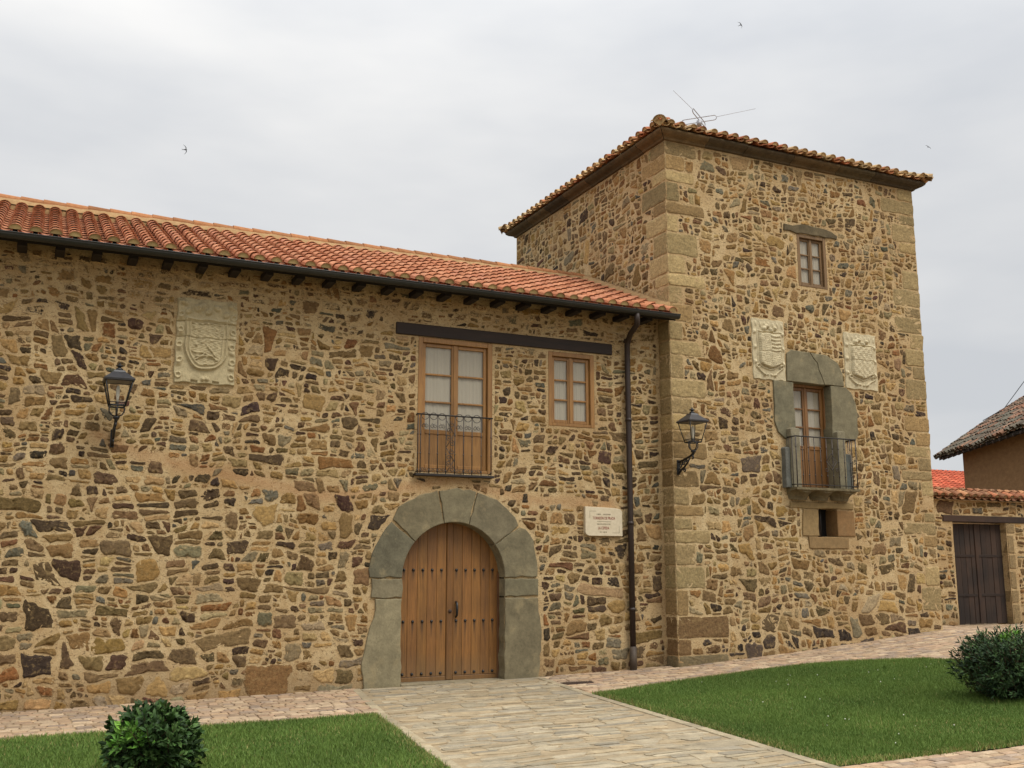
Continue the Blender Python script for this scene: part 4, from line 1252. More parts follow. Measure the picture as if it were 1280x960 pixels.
for (cx_, cy_), (ex, ey) in (((X0, Y0), (1, 1)), ((X1, Y0), (-1, 1)), ((X0, Y1), (1, -1)), ((X1, Y1), (-1, -1))):
    dirv = Vector((ex, ey, math.tan(TPH))).normalized(); sd = Vector((-ey, ex, 0)).normalized(); up = dirv.cross(sd)
    if up.z < 0: up = -up
    L = ap * math.sqrt(2 + math.tan(TPH) ** 2)
    s_ = -.05
    while s_ < L:
        tile(mb, (cx_, cy_, EZ + .05), sd, dirv, up, s_, .46, .12, .135, C3(*np.array((205, 172, 126)) * rs.uniform(.84, 1.05)), True, .015, .02, 9)
        if s_ < 0:
            b_ = Vector((cx_, cy_, EZ + .05)) + dirv * (s_ + .02); vv = [b_ - up * .08]
            for i in range(11): vv.append(b_ + sd * math.cos(PI * i / 10) * .126 + up * (math.sin(PI * i / 10) * .105 + .02))
            mb.add(vv, [(0, i + 1, i + 2) for i in range(10)], col=C3(198, 168, 118))
        s_ += .37
mb.build('hip_tiles', M['tile_old'], troof, attrs=True)

# --- tower window with its lintel stone
casement(tower, 'window', TWIN[0], TWIN[1], TWIN[2], TWIN[3], TY, 3, 'old_wood', fr=.07, stile=.05, mun=.03, label='small weathered window near the top of the tower')
mb = MB(); mb.prism(rough_edge([(13.52, 8.56), (14.90, 8.55), (14.92, 8.62), (14.6, 8.73), (13.98, 8.75), (13.75, 8.69), (13.53, 8.70)], rs, .01), TY - .03, TY + .2, .012, col=C3(108, 96, 72))
mb.build('lintel_stone', M['grey_stone'], tower, attrs=True)

# --- balcony door and grey surround
sur = empty('balcony_surround', (0, 0, 0)); sur.parent = tower; sur.location = (0, 0, 0)
GT = (134, 126, 100)
crack = [(14.02, 6.07), (14.1, 5.96), (14.2, 5.86), (14.22, 5.74), (14.28, 5.62), (14.36, 5.44)]
mb = MB(); mb.prism(rough_edge([(13.41, 5.445), (14.35, 5.44)] + [(x - .004, z) for x, z in crack[-2::-1]] + [(13.55, 6.085), (13.43, 6.0)], rs, .004), TY - .035, TY + .4, .012, col=C3(*GT)); mb.build('lintel_stone', M['grey_stone'], sur, attrs=True)
mb = MB(); mb.prism(rough_edge([(14.36, 5.44), (14.86, 5.44), (14.84, 5.7), (14.72, 5.92), (14.45, 6.05)] + [(x + .006, z) for x, z in crack[:-1]], rs, .004), TY - .038, TY + .4, .012, col=C3(*[q * 1.03 for q in GT])); mb.build('lintel_stone', M['grey_stone'], sur, attrs=True)
mb = MB(); mb.prism(rough_edge([(13.56, 5.425), (13.07, 5.43), (13.06, 4.62), (13.14, 4.42), (13.3, 4.3), (13.56, 4.28)], rs, .008), TY - .035, TY + .39, .012, col=C3(128, 122, 98)); mb.build('jamb_block', M['grey_stone'], sur, attrs=True)
mb = MB(); mb.prism(rough_edge([(14.5, 5.425), (14.9, 5.425), (15.04, 5.33), (15.15, 5.1), (15.18, 4.5), (15.1, 4.36), (14.7, 4.3), (14.5, 4.28)], rs, .008), TY - .035, TY + .39, .012, col=C3(134, 126, 100)); mb.build('jamb_block', M['grey_stone'], sur, attrs=True)
for (a, b_, zt, yf, c) in ((13.33, 13.555, 4.5, .15, (150, 142, 118)), (13.2, 13.325, 4.12, .12, (116, 116, 108)), (14.505, 14.70, 4.5, .15, (146, 138, 112)), (14.705, 14.87, 4.05, .12, (108, 112, 106))):
    mb = MB(); mb.prism(rough_edge([(a, 3.345), (b_, 3.345), (b_, zt - .015), (b_ - .02, zt), (a + .03, zt + .01), (a, zt - .02)], rs, .004), TY - yf, TY + .38, .016, col=C3(*c)); mb.build('jamb_block', M['grey_stone'], sur, attrs=True)
dr = casement(tower, 'balcony_door', 13.52, 14.56, 3.345, 5.46, TY + .17, 3, 'brown_wood', fr=.07, stile=.065, panel=.78, label='tall brown glazed door of the tower balcony with solid lower panels')

bal = empty('balcony', (0, 0, 0), 'stone balcony slab with thin iron railing on the tower'); bal.parent = tower; bal.location = (0, 0, 0)
BY = -.69; bx0, bx1 = 13.29, 14.86
mb = MB(); n = 48; v = []
fprof = [(0, 3.345), (.0, 3.30), (.03, 3.272), (.035, 3.25), (.07, 3.235), (.13, 3.20), (.17, 3.155), (.19, 3.11)]
for i in range(n + 1):
    x = bx0 + (bx1 - bx0) * i / n; lob = abs(math.sin(PI * 3 * i / n))
    for q, (o_, zz) in enumerate(fprof):
        k_ = 0 if q < 3 else (1 - lob) ** 1.5 * .18
        v.append((x, BY + o_ + k_ + rs.normal(0, .002), zz + (.03 * (1 - lob) if q >= 2 else 0) + rs.normal(0, .002)))
m_n = len(fprof)
f = [(i * m_n + q, i * m_n + q + 1, (i + 1) * m_n + q + 1, (i + 1) * m_n + q) for i in range(n) for q in range(m_n - 1)]
b0 = len(v)
for x in (bx0, bx1): v += [(x, TY + .02, 3.345), (x, TY + .02, 3.11)]
f += [tuple(range(m_n)) + (b0 + 1, b0), tuple(n * m_n + q for q in range(m_n))[::-1] + (b0 + 2, b0 + 3), (0, b0, b0 + 2, n * m_n), (m_n - 1, n * m_n + m_n - 1, b0 + 3, b0 + 1)]
mb.add(v, f, col=C3(124, 112, 84)); mb.build('slab', M['cornice'], bal, attrs=True)
ry, zt_, zb_ = BY + .03, 4.325, 3.40
mb = MB()
mb.tube([(bx0 + .04, TY, zt_), (bx0 + .04, ry, zt_), (bx1 - .03, ry, zt_), (bx1 - .03, TY, zt_)], .013, 8)
mb.build('top_rail', M['iron'], bal)
mb = MB(); mb.tube([(bx0 + .04, TY, zb_), (bx0 + .04, ry, zb_), (bx1 - .03, ry, zb_), (bx1 - .03, TY, zb_)], .009, 6)
mb.build('lower_rail', M['iron'], bal)
mb = MB(); nb = 10; xs_ = [bx0 + .04 + (bx1 - bx0 - .07) * i / nb for i in range(nb + 1)]
for i, x in enumerate(xs_):
    mb.tube([(x, ry, 3.33), (x, ry, zt_)], .0085 if 0 < i < nb else .011, 6)
    for z in (zb_ + .18, zb_ + .46, zb_ + .72): mb.tube([(x, ry, z - .02), (x, ry, z), (x, ry, z + .02)], [.009, .015, .009], 6)
for x in (bx0 + .04, bx1 - .03):
    for y in (ry + .11, ry + .21): mb.tube([(x, y, 3.33), (x, y, zt_)], .0085, 6)
mb.build('bars', M['iron_grey'], bal)
mb = MB(); cx_, cz_ = (xs_[5] + xs_[6]) / 2 + .03, 3.86; hw = .13
scroll_bar(mb, [(cx_ - hw, cz_), (cx_, cz_ + hw * 1.25), (cx_ + hw, cz_), (cx_, cz_ - hw * 1.25), (cx_ - hw, cz_)], ry - .012, .008)
scroll_bar(mb, [(cx_ - hw * .55, cz_), (cx_, cz_ + hw * .7), (cx_ + hw * .55, cz_), (cx_, cz_ - hw * .7), (cx_ - hw * .55, cz_)], ry - .012, .006)
for s_ in (-1, 1): scroll_bar(mb, spiral(cx_ + s_ * hw * 1.0, cz_ - .16, .045, .012, 0, 1.2 * s_), ry - .012, .006)
mb.build('scrollwork', M['iron_grey'], bal)

# --- slot window under the balcony
sl = empty('slot_window', (0, 0, 0), 'small dark slot window framed by orange brown blocks under the balcony'); sl.parent = tower; sl.location = (0, 0, 0)
for (P, c) in (([(13.62, 2.44), (14.03, 2.44), (14.03, 2.95), (13.66, 2.95)], (160, 134, 92)), ([(14.5, 2.44), (14.95, 2.44), (14.93, 2.93), (14.5, 2.94)], (150, 116, 76)), ([(13.78, 2.2), (14.76, 2.2), (14.77, 2.42), (13.76, 2.42)], (154, 126, 86)), ([(13.35, 2.965), (14.93, 2.965), (14.93, 3.09), (13.35, 3.09)], (158, 134, 92))):
    mb = MB(); mb.prism(rough_edge(P, rs, .006), TY - .028, TY + .39, .014, col=C3(*np.array(c, float))); mb.build('stone_block', M['pale_stone'], sl, attrs=True)
mb = MB(); mb.box(14.0, 14.54, TY + .30, TY + .33, 2.4, 2.98, col=C3(70, 50, 36)); mb.box(14.03, 14.07, TY + .24, TY + .299, 2.44, 2.95, .005); mb.box(14.27, 14.31, TY + .24, TY + .299, 2.44, 2.95, .005)
mb.build('shutter', M['gate_wood'], sl, attrs=True)
mb = MB(); mb.tube([(14.2, TY + .12, 2.42), (14.2, TY + .12, 2.97)], .012, 6); mb.build('bar', M['iron'], sl)

# ================================================================== CARVED COATS OF ARMS
def relief(name, parent, x0, x1, z0, z1, y, hf, label, nx=110, nz=140, col=(216, 202, 166), seed=0, amp=1.0):
    rr = np.random.default_rng(seed); mb = MB(); v = []
    lum = []
    for j in range(nz + 1):
        for i in range(nx + 1):
            u = i / nx * 2 - 1; w_ = j / nz
            h = hf(u, w_) * amp + rr.normal(0, .0012)
            if i in (0, nx) or j in (0, nz): h = -.03
            x = x0 + (x1 - x0) * i / nx + .008 * math.sin(w_ * 23 + seed); z = z0 + (z1 - z0) * w_ + .008 * math.sin(u * 9 + seed)
            v.append((x, y - h, z))
    f = [(j * (nx + 1) + i, j * (nx + 1) + i + 1, (j + 1) * (nx + 1) + i + 1, (j + 1) * (nx + 1) + i) for j in range(nz) for i in range(nx)]
    mb.add(v, f, col=C3(*col), smooth=True)
    o = mb.build(name, M['pale_stone'], parent, attrs=True)
    o['label'] = label
    return o
def bumpf(d, wd): return max(0.0, 1 - (d / wd) ** 2)
def seg_d(px_, pz_, ax, az_, bx, bz):
    t_ = max(0, min(1, ((px_ - ax) * (bx - ax) + (pz_ - az_) * (bz - az_)) / ((bx - ax) ** 2 + (bz - az_) ** 2 + 1e-9)))
    return math.hypot(px_ - ax - t_ * (bx - ax), pz_ - az_ - t_ * (bz - az_))
def hf_big(u, w_):
    x = u * .46; z = w_ * 1.35
    h = .028
    def sd(x, z):               # signed distance-like, negative inside the shield
        if z > .55: return max(abs(x) - .31, z - 1.02)
        return math.hypot(x, (z - .55) * .95) - .31 if z > .1 else math.hypot(x, z - .5) - .34
    d = sd(x, z)
    if d < 0: h = .040
    h += .020 * bumpf(d, .022) + .014 * bumpf(d + .06, .016)
    if d < -.07:
        h += .006 * math.sin(x * 60 + 3 * math.sin(z * 40)) * math.sin(z * 75)
        for s_ in ((-.2, .36, -.02, .47), (-.02, .47, .18, .38), (-.2, .5, -.05, .49), (.0, .62, .14, .45), (-.15, .43, .1, .43), (-.1, .3, .1, .3)):
            h += .016 * bumpf(seg_d(x, z, *s_), .016)
        for s_ in ((-.05, .66, .03), (.06, .68, .03), (-.14, .62, .025)):
            h += .016 * bumpf(math.hypot(x - s_[0], z - s_[1]), s_[2])
        if z > .78 and x > .02: h += .010 * max(0, math.sin(z * 110)) * max(0, math.sin(x * 90))
        if z > .78 and x < -.02: h += .014 * bumpf(math.hypot(x + .15, z - .9), .07)
        if z > .93: h += .008 * math.sin(x * 70)
    # joints between the three slabs
    for zz in (.72, .97):
        if abs(z - zz) < .006: h -= .018
    if d > .03:
        h += .022 * max(0, math.sin(z * 26 + (1 if x > 0 else 0))) ** 2 * bumpf(abs(x) - .40, .055) * (1 if z > .15 else 0)
        h += .016 * bumpf(math.hypot(abs(x) - .40, (z % .24) - .12) - .04, .018)
        if z > 1.05:
            for bx, bz, br in ((-.3, 1.13, .06), (-.16, 1.2, .07), (.0, 1.14, .06), (.14, 1.22, .06), (.28, 1.12, .06), (-.34, 1.26, .05), (.35, 1.26, .05)): h += .030 * bumpf(math.hypot(x - bx, z - bz), br) - .012 * bumpf(math.hypot(x - bx, z - bz), br * .35)
        if z > 1.08: h += .014 * max(0, math.sin(x * 40)) * bumpf(z - 1.2, .1) + .02 * bumpf(math.hypot(x + .08, z - 1.24), .07)
    if z < .12: h += .024 * bumpf(math.hypot(abs(x) - .03, z - .07), .04)
    if z < .05 and abs(abs(x) - .16) < .05: h -= .02
    return h
relief('coat_of_arms', house, 1.925, 2.835, 4.6, 5.93, 0.0, hf_big, 'large pale carved stone coat of arms with a round-bottomed shield', seed=1, amp=1.55, col=(206, 190, 150))
def hf_small(kind):
    def fn(u, w_):
        x = u * .39; z = w_ * 1.22
        h = .022
        hw_ = .25
        bot = .23 + abs(x) * .36 if abs(x) > .03 else .235
        d = max(abs(x - .02) - hw_, bot - z, z - .93)
        if d < 0:
            h = .085
            h += .006 * math.sin(x * 85 + 2.2 * math.sin(z * 50)) * math.sin(z * 90 + 2 * math.sin(x * 60))
            if kind == 0:
                if x > .03 and z > .58: h += .010 * math.sin(z * 88)
                h -= .010 * bumpf(abs(x - .03), .012) + .010 * bumpf(abs(z - .56), .014)
            else: h -= .010 * bumpf(abs(z - .62), .014) + .006 * math.sin(x * 50) * math.sin(z * 42)
            h -= .02 * bumpf(d, .018)
        elif d < .05: h += .02 * bumpf(d - .035, .02)
        if d > .02:
            h += .034 * max(0, math.sin(z * 21 + .8)) ** 3 * bumpf(abs(x) - .335, .045) * (1 if .25 < z < 1.0 else 0)
            if z < .3: h += .030 * bumpf(math.hypot(abs(x) - .28, z - .26) - .035, .022) + .03 * bumpf(seg_d(abs(x), z, .10, .10, .26, .2), .022)
            if z < .18: h += .03 * bumpf(math.hypot((abs(x) % .09) - .045, z - .10), .03) * (1 if abs(x) < .15 else 0)
            if z > .9:
                for bx, bz, br in ((-.11, 1.02, .06), (.06, 1.0, .055), (-.03, 1.06, .05), (.16, 1.04, .05)): h += .065 * bumpf(math.hypot(x - bx, z - bz), br)
                h += .02 * max(0, math.sin(x * 60)) * bumpf(z - 1.1, .06)
        return h
    return fn
relief('coat_of_arms', tower, 12.6, 13.39, 5.43, 6.65, TY, hf_small(0), 'pale carved coat of arms left of the tower balcony, its shield lined with bars', seed=2)
relief('coat_of_arms', tower, 14.93, 15.79, 5.41, 6.59, TY, hf_small(1), 'pale carved coat of arms right of the tower balcony', seed=3)

# ================================================================== BOUNDARY WALL WITH GATE
bw = empty('boundary_wall', (21.2, 2.2, .48), 'rubble stone yard wall with tiled coping and dark wooden gate beside the tower', 'wall')
BYW = 2.0; bz0 = .3; wx0, wx1 = 17.16, 25.6
gx0, gx1, gzt = 20.30, 22.13, 2.93
rs = np.random.default_rng(50)
wl = MB()
put_b = lambda x, z, h: (x, BYW - h, z)
WT = 3.44
mortar_sheet(wl, [(wx0, bz0), (gx0, bz0), (gx0, gzt), (gx1, gzt), (gx1, bz0), (wx1, bz0), (wx1, WT), (wx0, WT)], [], put_b, step=.12, seed=6)
cells = random_rubble(rs, wx0, wx1, .42, WT, area=.030, spread=.7, ratio=(1.8, 3.6), ah=.06, av=.2, blocked=[rect(gx0 - .05, gx1 + .05, -.5, gzt), rect(gx0 - .3, gx1 + .75, gzt, 3.09), rect(gx1, gx1 + .3, -.5, gzt)], gap=(.014, .036), chop=.45, seed=5.3)
for P, r_ in cells: add_stone(wl, rs, P, r_, put_b, stone_colour(rs), rs.uniform(.8, 1.1), .03)
zc = .46
while zc < gzt - .05:
    hh = min(rs.uniform(.3, .6), gzt - zc); jit_box(wl, rs, gx1 + .0, gx1 + rs.uniform(.22, .3), BYW - .015, BYW + .3, zc + .01, zc + hh - .01, .03, C3(150, 128, 92)); zc += hh
wl.box(wx0, gx0, BYW + .02, BYW + .45, bz0, WT - .01, col=(0, 0, 0, 0), edge=-2); wl.box(gx1, wx1, BYW + .02, BYW + .45, bz0, WT - .01, col=(0, 0, 0, 0), edge=-2); wl.box(gx0, gx1, BYW + .02, BYW + .45, 3.09, WT - .01, col=(0, 0, 0, 0), edge=-2)
wl.build('wall', M['rubble'], bw, attrs=True)
mb = MB(); mb.box(gx0 - .32, gx1 + .72, BYW - .03, BYW + .35, gzt, 3.085, .012, col=(1.1, 1.05, 1)); mb.build('lintel_beam', M['gate_wood'], bw, attrs=True)
mb = MB()
pt, qt = Vector((0, math.cos(R(26)), math.sin(R(26)))), Vector((0, -math.sin(R(26)), math.cos(R(26))))
tile_field(mb, rs, (wx0 + .1, BYW - .16, WT + .03), Vector((1, 0, 0)), pt, qt, wx1 - wx0 - .1, lambda u: .46, .26, .30, PAL_COP, .098, (160, 132, 96), .01)
mb.build('coping_tiles', M['tile_old'], bw, attrs=True)
mb = MB(); x = wx0 + .1
while x < wx1:
    tile(mb, (x, BYW + .26, WT + .21), Vector((0, -1, 0)), Vector((1, 0, 0)), Vector((0, 0, 1)), 0, .42, .12, .13, C3(*np.array((178, 120, 84)) * rs.uniform(.85, 1.1)), True, .014, .012, 8); x += .36
mb.build('ridge_tiles', M['tile_old'], bw, attrs=True)
mb = MB(); mb.prism([(BYW - .15, WT), (BYW + .6, WT), (BYW + .26, WT + .20)], wx0, wx1, plane='yz'); mb.build('coping_bed', M['mortar'], bw)
gate = empty('gate', (0, 0, 0), 'dark weathered double plank gate'); gate.parent = bw; gate.location = (0, 0, 0)
gy_ = BYW + .16
for s_ in (0, 1):
    mb = MB(); a, b_ = ((gx0 + .02, (gx0 + gx1) / 2 - .006), ((gx0 + gx1) / 2 + .006, gx1 - .02))[s_]
    for q in range(5):
        w_ = (b_ - a) / 5; kk = rs.uniform(.72, 1.15); mb.box(a + q * w_ + .003, a + (q + 1) * w_ - .003, gy_ + rs.uniform(-.006, .006), gy_ + .05, .49 + rs.uniform(0, .02), gzt - .03 - rs.uniform(0, .015), .005, col=(kk, kk, kk))
    for z in (.75, 1.3, 2.0, 2.7): mb.box(a, b_, gy_ + .051, gy_ + .09, z - .06, z + .06)
    for z in (1.18, 2.12): mb.box(a + .02, b_ - .01, gy_ - .012, gy_ + .01, z - .03, z + .03, .004, col=(.55, .52, .5))
    mb.build('gate_leaf', M['gate_wood'], gate, attrs=True)
mb = MB(); mb.box((gx0 + gx1) / 2 - .05, (gx0 + gx1) / 2 + .05, gy_ - .03, gy_ - .001, .5, gzt - .04, .006, col=(1.25, 1.15, 1.05)); mb.build('cover_strip', M['gate_wood'], gate, attrs=True)
mb = MB(); mb.box(gx0, gx1, gy_ + .4, gy_ + .42, .4, gzt); mb.build('shadow_board', M['dark_room'], gate) if False else None

# ================================================================== HOUSE BEHIND, with old tiles
ah = empty('adobe_house', (29.5, 10.73, .5), 'brown adobe house with sagging grey lichened tile roof behind the yard wall', 'house')
az_ = R(31); dv = np.array([math.sin(az_), math.cos(az_), 0]); pv = np.array([math.cos(az_), -math.sin(az_), 0]); AE = np.array([29.5, 10.73, 5.68])
LEN = 9.0; rs = np.random.default_rng(61)
mb = MB()
P0 = AE + pv * .62 - dv * .95; P1 = AE - dv * LEN + pv * .62
def quadbox(mb, a, b_, dep, z0, z1, **k):
    n = pv * dep
    v = [(*(a + q)[:2], z) for z in (z0, z1) for q in (a * 0, b_ - a, b_ - a + n, n)]
    mb.add(v, [(0, 3, 2, 1), (4, 5, 6, 7), (0, 1, 5, 4), (1, 2, 6, 5), (2, 3, 7, 6), (3, 0, 4, 7)], **k)
quadbox(mb, P1, P0, 6.0, .3, 5.93); mb.build('wall', M['adobe'], ah)
roof2 = empty('roof', (0, 0, 0)); roof2.parent = ah; roof2.location = (0, 0, 0)
def sag(s): return .60 * s + .16 * math.sin(min(s, 6) / 6 * PI)
ncol = int(LEN / .235); mb = MB()
for k_ in range(ncol + 1):
    for conv in (False, True):
        u = (k_ + (0 if conv else .5)) * LEN / ncol
        cj = rs.normal(0, .015); wav = .035 * math.sin(u * 1.1) + .02 * math.sin(u * 2.7)
        for j in range(18):
            s0 = j * .30; a = AE - dv * (u + cj) + pv * s0 + np.array([0, 0, sag(s0) + wav]); s1 = s0 + .36
            b_ = AE - dv * (u + cj) + pv * s1 + np.array([0, 0, sag(s1) + wav])
            us = Vector(b_ - a).normalized(); ux = Vector(-dv); un = us.cross(ux)
            if un.z < 0: un = -un
            fade = min(1, j / 5) * .7
            c = np.array(PAL_MOSS[rs.integers(6)], float) * (1 - fade * .3) + np.array((165, 108, 86)) * fade * .3
            if rs.uniform() < .3: c = np.array((112, 106, 92))
            tile(mb, Vector(a) + un * (.05 if conv else .03) + Vector((0, 0, rs.normal(0, .008))), ux, us, un, rs.normal(0, .02), .38, .09, .10, C3(*c * rs.uniform(.8, 1.12)), conv, .014, .025, 6)
mb.build('roof_tiles', M['tile_mossy'], roof2, attrs=True)
mb = MB(); v = []
for j in range(12):
    s0 = .1 + j * .5
    for u in (0.02, LEN):
        a = AE - dv * u + pv * s0; v.append((a[0], a[1], a[2] + sag(s0) - .03)); v.append((a[0], a[1], a[2] + sag(s0) - .12))
f = []
for j in range(11):
    q = 4 * j; f += [(q, q + 2, q + 6, q + 4), (q + 1, q + 5, q + 7, q + 3), (q, q + 4, q + 5, q + 1), (q + 2, q + 3, q + 7, q + 6)]
f.append((0, 1, 3, 2)); mb.add(v, f); mb.build('roof_deck', M['soffit'], roof2)
mb = MB()
for j in range(17):
    s0 = j * .33; a = AE + pv * s0 + np.array([0, 0, sag(s0) + .03]); b_ = AE + pv * (s0 + .4) + np.array([0, 0, sag(s0 + .4) + .03]); us = Vector(b_ - a).normalized(); un = us.cross(Vector(-dv)); un = un if un.z > 0 else -un
    tile(mb, a, Vector(-dv), us, un, 0, .42, .13, .14, C3(*np.array((122, 112, 100)) * rs.uniform(.8, 1.1)), True, .015, .02, 8)
mb.build('verge_tiles', M['tile_mossy'], roof2, attrs=True)
mb = MB()
u = .6
while u < LEN:
    a = AE - dv * u; 
    mb.tube([a + pv * .05 + np.array([0, 0, -.06]), a + pv * .75 + np.array([0, 0, .28])], .055, 7, col=(.8, .75, .7)); u += .55
mb.build('rafters', M['beam'], roof2, attrs=True)

# red roofed house beyond
rh = empty('red_roofed_house', (33, 15, .4), 'distant pale house whose bright red tiled roof shows between tower and adobe house', 'house')
mb = MB(); mb.box(27.6, 38, 12.9, 20, .2, 4.5); mb.build('wall', M['plain_wall'], rh)
mb = MB(); rs = np.random.default_rng(71)
pt, qt = Vector((0, math.cos(R(20)), math.sin(R(20)))), Vector((0, -math.sin(R(20)), math.cos(R(20))))
tile_field(mb, rs, (27.3, 12.4, 4.6), Vector((1, 0, 0)), pt, qt, 11, lambda u: 3.6, .25, .32, [(206, 106, 78), (214, 116, 86), (198, 98, 72)], .096, None)
mb.build('roof_tiles', M['tile_new'], rh, attrs=True)
mb = MB(); mb.prism([(12.4, 4.53), (15.8, 5.78), (20.3, 4.5), (20.3, 4.4), (12.4, 4.42)], 27.4, 38.2, plane='yz'); mb.build('roof_deck', M['soffit'], rh)

# ================================================================== WALL LAMPS
def wall_lamp(x, yw, z0, label):
    """z0 = foot of the bracket on the wall"""
    L = empty('wall_lamp', (x, yw, z0), label, 'wall lamp', 'black lantern wall lamps')
    P_ = lambda u, o_, z: (x + u, yw - o_, z0 + z)
    mb = MB(); mb.box(x - .028, x + .028, yw - .035, yw + .02, z0 - .0, z0 + .27, .008)
    for z in (.02, .25): mb.tube([P_(0, .03, z), P_(0, .048, z)], .014, 6)
    mb.tube([P_(0, .03, .23), P_(0, .15, .25), P_(0, .3, .28), P_(0, .42, .31), P_(0, .5, .345), P_(0, .5, .40)], [.022, .02, .02, .022, .026, .02], 8)
    mb.tube([P_(0, .03, .03), P_(0, .1, .075), P_(0, .2, .12), P_(0, .3, .185), P_(0, .38, .27)], [.024, .022, .018, .018, .014], 8)
    def sp(co, cz, r0, a0, tr): mb.tube([P_(0, a, b_) for a, b_ in spiral(co, cz, r0, r0 * .25, a0, tr, 16)], .011, 6)
    sp(.10, .165, .055, 0, 1.3); sp(.19, .2, .048, PI, -1.3); sp(.27, .235, .035, 0, 1.2); sp(.22, .075, .045, PI / 2, 1.3); sp(.06, .09, .04, 0, -1.1)
    mb.tube([P_(0, .47, .33), P_(0, .49, .27), P_(0, .47, .24)], [.02, .016, .008], 7)
    mb.tube([P_(0, .5, .36), P_(0, .5, .385), P_(0, .5, .41)], [.04, .05, .03], 10)
    mb.build('bracket', M['black_iron'], L)
    mb = MB()
    cradle = [(.03, .40), (.07, .42), (.10, .465), (.105, .51), (.09, .55)]
    for a in (0, 90, 180, 270):
        ca, sa = math.cos(R(a)), math.sin(R(a)); mb.tube([P_(q * ca, .5 + q * sa, zz) for q, zz in cradle], .010, 6)
    mb.build('cradle', M['black_iron'], L)
    zb, zt, hb, ht = .545, .905, .105, .185
    mb = MB()
    for sx in (-1, 1):
        for sy in (-1, 1): mb.tube([P_(sx * hb, .5 + sy * hb, zb), P_(sx * ht, .5 + sy * ht, zt)], .0105, 4)
    for hh, zz, rr_ in ((hb, zb, .012), (ht, zt, .013), (hb + .012, zb + .045, .006)):
        mb.tube([P_(hh, .5 + hh, zz), P_(-hh, .5 + hh, zz), P_(-hh, .5 - hh, zz), P_(hh, .5 - hh, zz)], rr_, 4, closed=True)
    mb.build('frame', M['black_iron'], L)
    mb = MB()
    for a in range(4):
        c0, s0 = math.cos(R(90 * a)), math.sin(R(90 * a)); q = lambda u, o_, zz: P_(u * c0 - o_ * s0, .5 + u * s0 + o_ * c0, zz)
        mb.add([q(-hb + .01, hb - .002, zb + .012), q(hb - .01, hb - .002, zb + .012), q(ht - .01, ht - .002, zt - .012), q(-ht + .01, ht - .002, zt - .012)], [(0, 1, 2, 3)])
    mb.build('glass', M['lamp_glass'], L)
    mb = MB(); v = []
    for hh, zz in ((.205, .90), (.212, .925), (.20, .935), (.085, 1.035), (.07, 1.06), (.03, 1.075)):
        for sx, sy in ((-1, -1), (1, -1), (1, 1), (-1, 1)): v.append(P_(sx * hh, .5 - sy * hh, zz))
    mb.add(v, [(4 * i + q, 4 * i + (q + 1) % 4, 4 * i + 4 + (q + 1) % 4, 4 * i + 4 + q) for i in range(5) for q in range(4)] + [(0, 3, 2, 1), (20, 21, 22, 23)])
    mb.build('cap', M['cap_metal'], L)
    mb = MB(); mb.lathe([(.05, z0 + 1.07), (.055, z0 + 1.085), (.028, z0 + 1.10), (.022, z0 + 1.115), (.055, z0 + 1.128), (.055, z0 + 1.137), (.02, z0 + 1.15), (.012, z0 + 1.175), (.001, z0 + 1.18)], x, yw - .5, 10)
    mb.build('finial', M['black_iron'], L)
    mb = MB(); mb.lathe([(.001, z0 + .60), (.016, z0 + .605), (.018, z0 + .66), (.026, z0 + .70), (.027, z0 + .80), (.016, z0 + .84), (.001, z0 + .85)], x, yw - .5, 12); mb.build('bulb', M['bulb'], L)
    mb = MB(); mb.lathe([(.0, z0 + .55), (.02, z0 + .55), (.02, z0 + .605), (.0, z0 + .605)], x, yw - .5, 8); mb.build('socket', M['black_iron'], L)
    return L
wall_lamp(1.12, 0.0, 3.56, 'black iron lantern on a bracket low left of the big carved coat of arms')
wall_lamp(10.80, TY, 3.50, 'black iron lantern on a scrolled bracket at the tower corner')

# ================================================================== PLAQUE
pq = empty('plaque', (9.41, -.02, 2.64), 'cream stone wall plaque with red lettering beside the downpipe', 'sign')
mb = MB()
P = [(9.10, 2.385), (9.79, 2.385), (9.79, 2.80)] + arc(9.72, 2.80, .07, 10, 80, 4) + [(9.6, 2.885), (9.2, 2.895), (9.03, 2.90), (9.03, 2.46)] + arc(9.10, 2.46, .07, 190, 260, 4)
mb.prism(P, -.062, .02, .006); mb.build('slab', M['marble'], pq)
def text(body, cx_, cz_, h, width, mat, name):
    cu = bpy.data.curves.new('t', 'FONT'); cu.body = body; cu.size = 1; cu.align_x = 'CENTER'; cu.align_y = 'CENTER'; cu.extrude = .01; cu.offset = .012
    to = bpy.data.objects.new('t', cu); COL.objects.link(to)
    me = bpy.data.meshes.new_from_object(to.evaluated_get(bpy.context.evaluated_depsgraph_get()))
    bpy.data.objects.remove(to); bpy.data.curves.remove(cu)
    vs = np.array([v.co for v in me.vertices]); mn, mx = vs.min(0), vs.max(0)
    vs = vs - (mn + mx) / 2; vs[:, 0] *= width / (mx[0] - mn[0]); vs[:, 1] *= h / (mx[1] - mn[1])
    mb = MB(); mb.add([(cx_ + v[0], -.063 + v[2] * .08, cz_ + v[1]) for v in vs], [tuple(p.vertices) for p in me.polygons])
    bpy.data.meshes.remove(me); return mb.build(name, mat, pq)
text('TORREÓN DE PRADA', 9.41, 2.705, .062, .46, M['red_letter'], 'lettering')
text('LA CEPEDA', 9.40, 2.525, .05, .23, M['red_letter'], 'lettering')
mb = MB(); mb.box(9.27, 9.55, -.0635, -.061, 2.636, 2.641); mb.build('rule', M['grey_letter'], pq)
rs = np.random.default_rng(5)
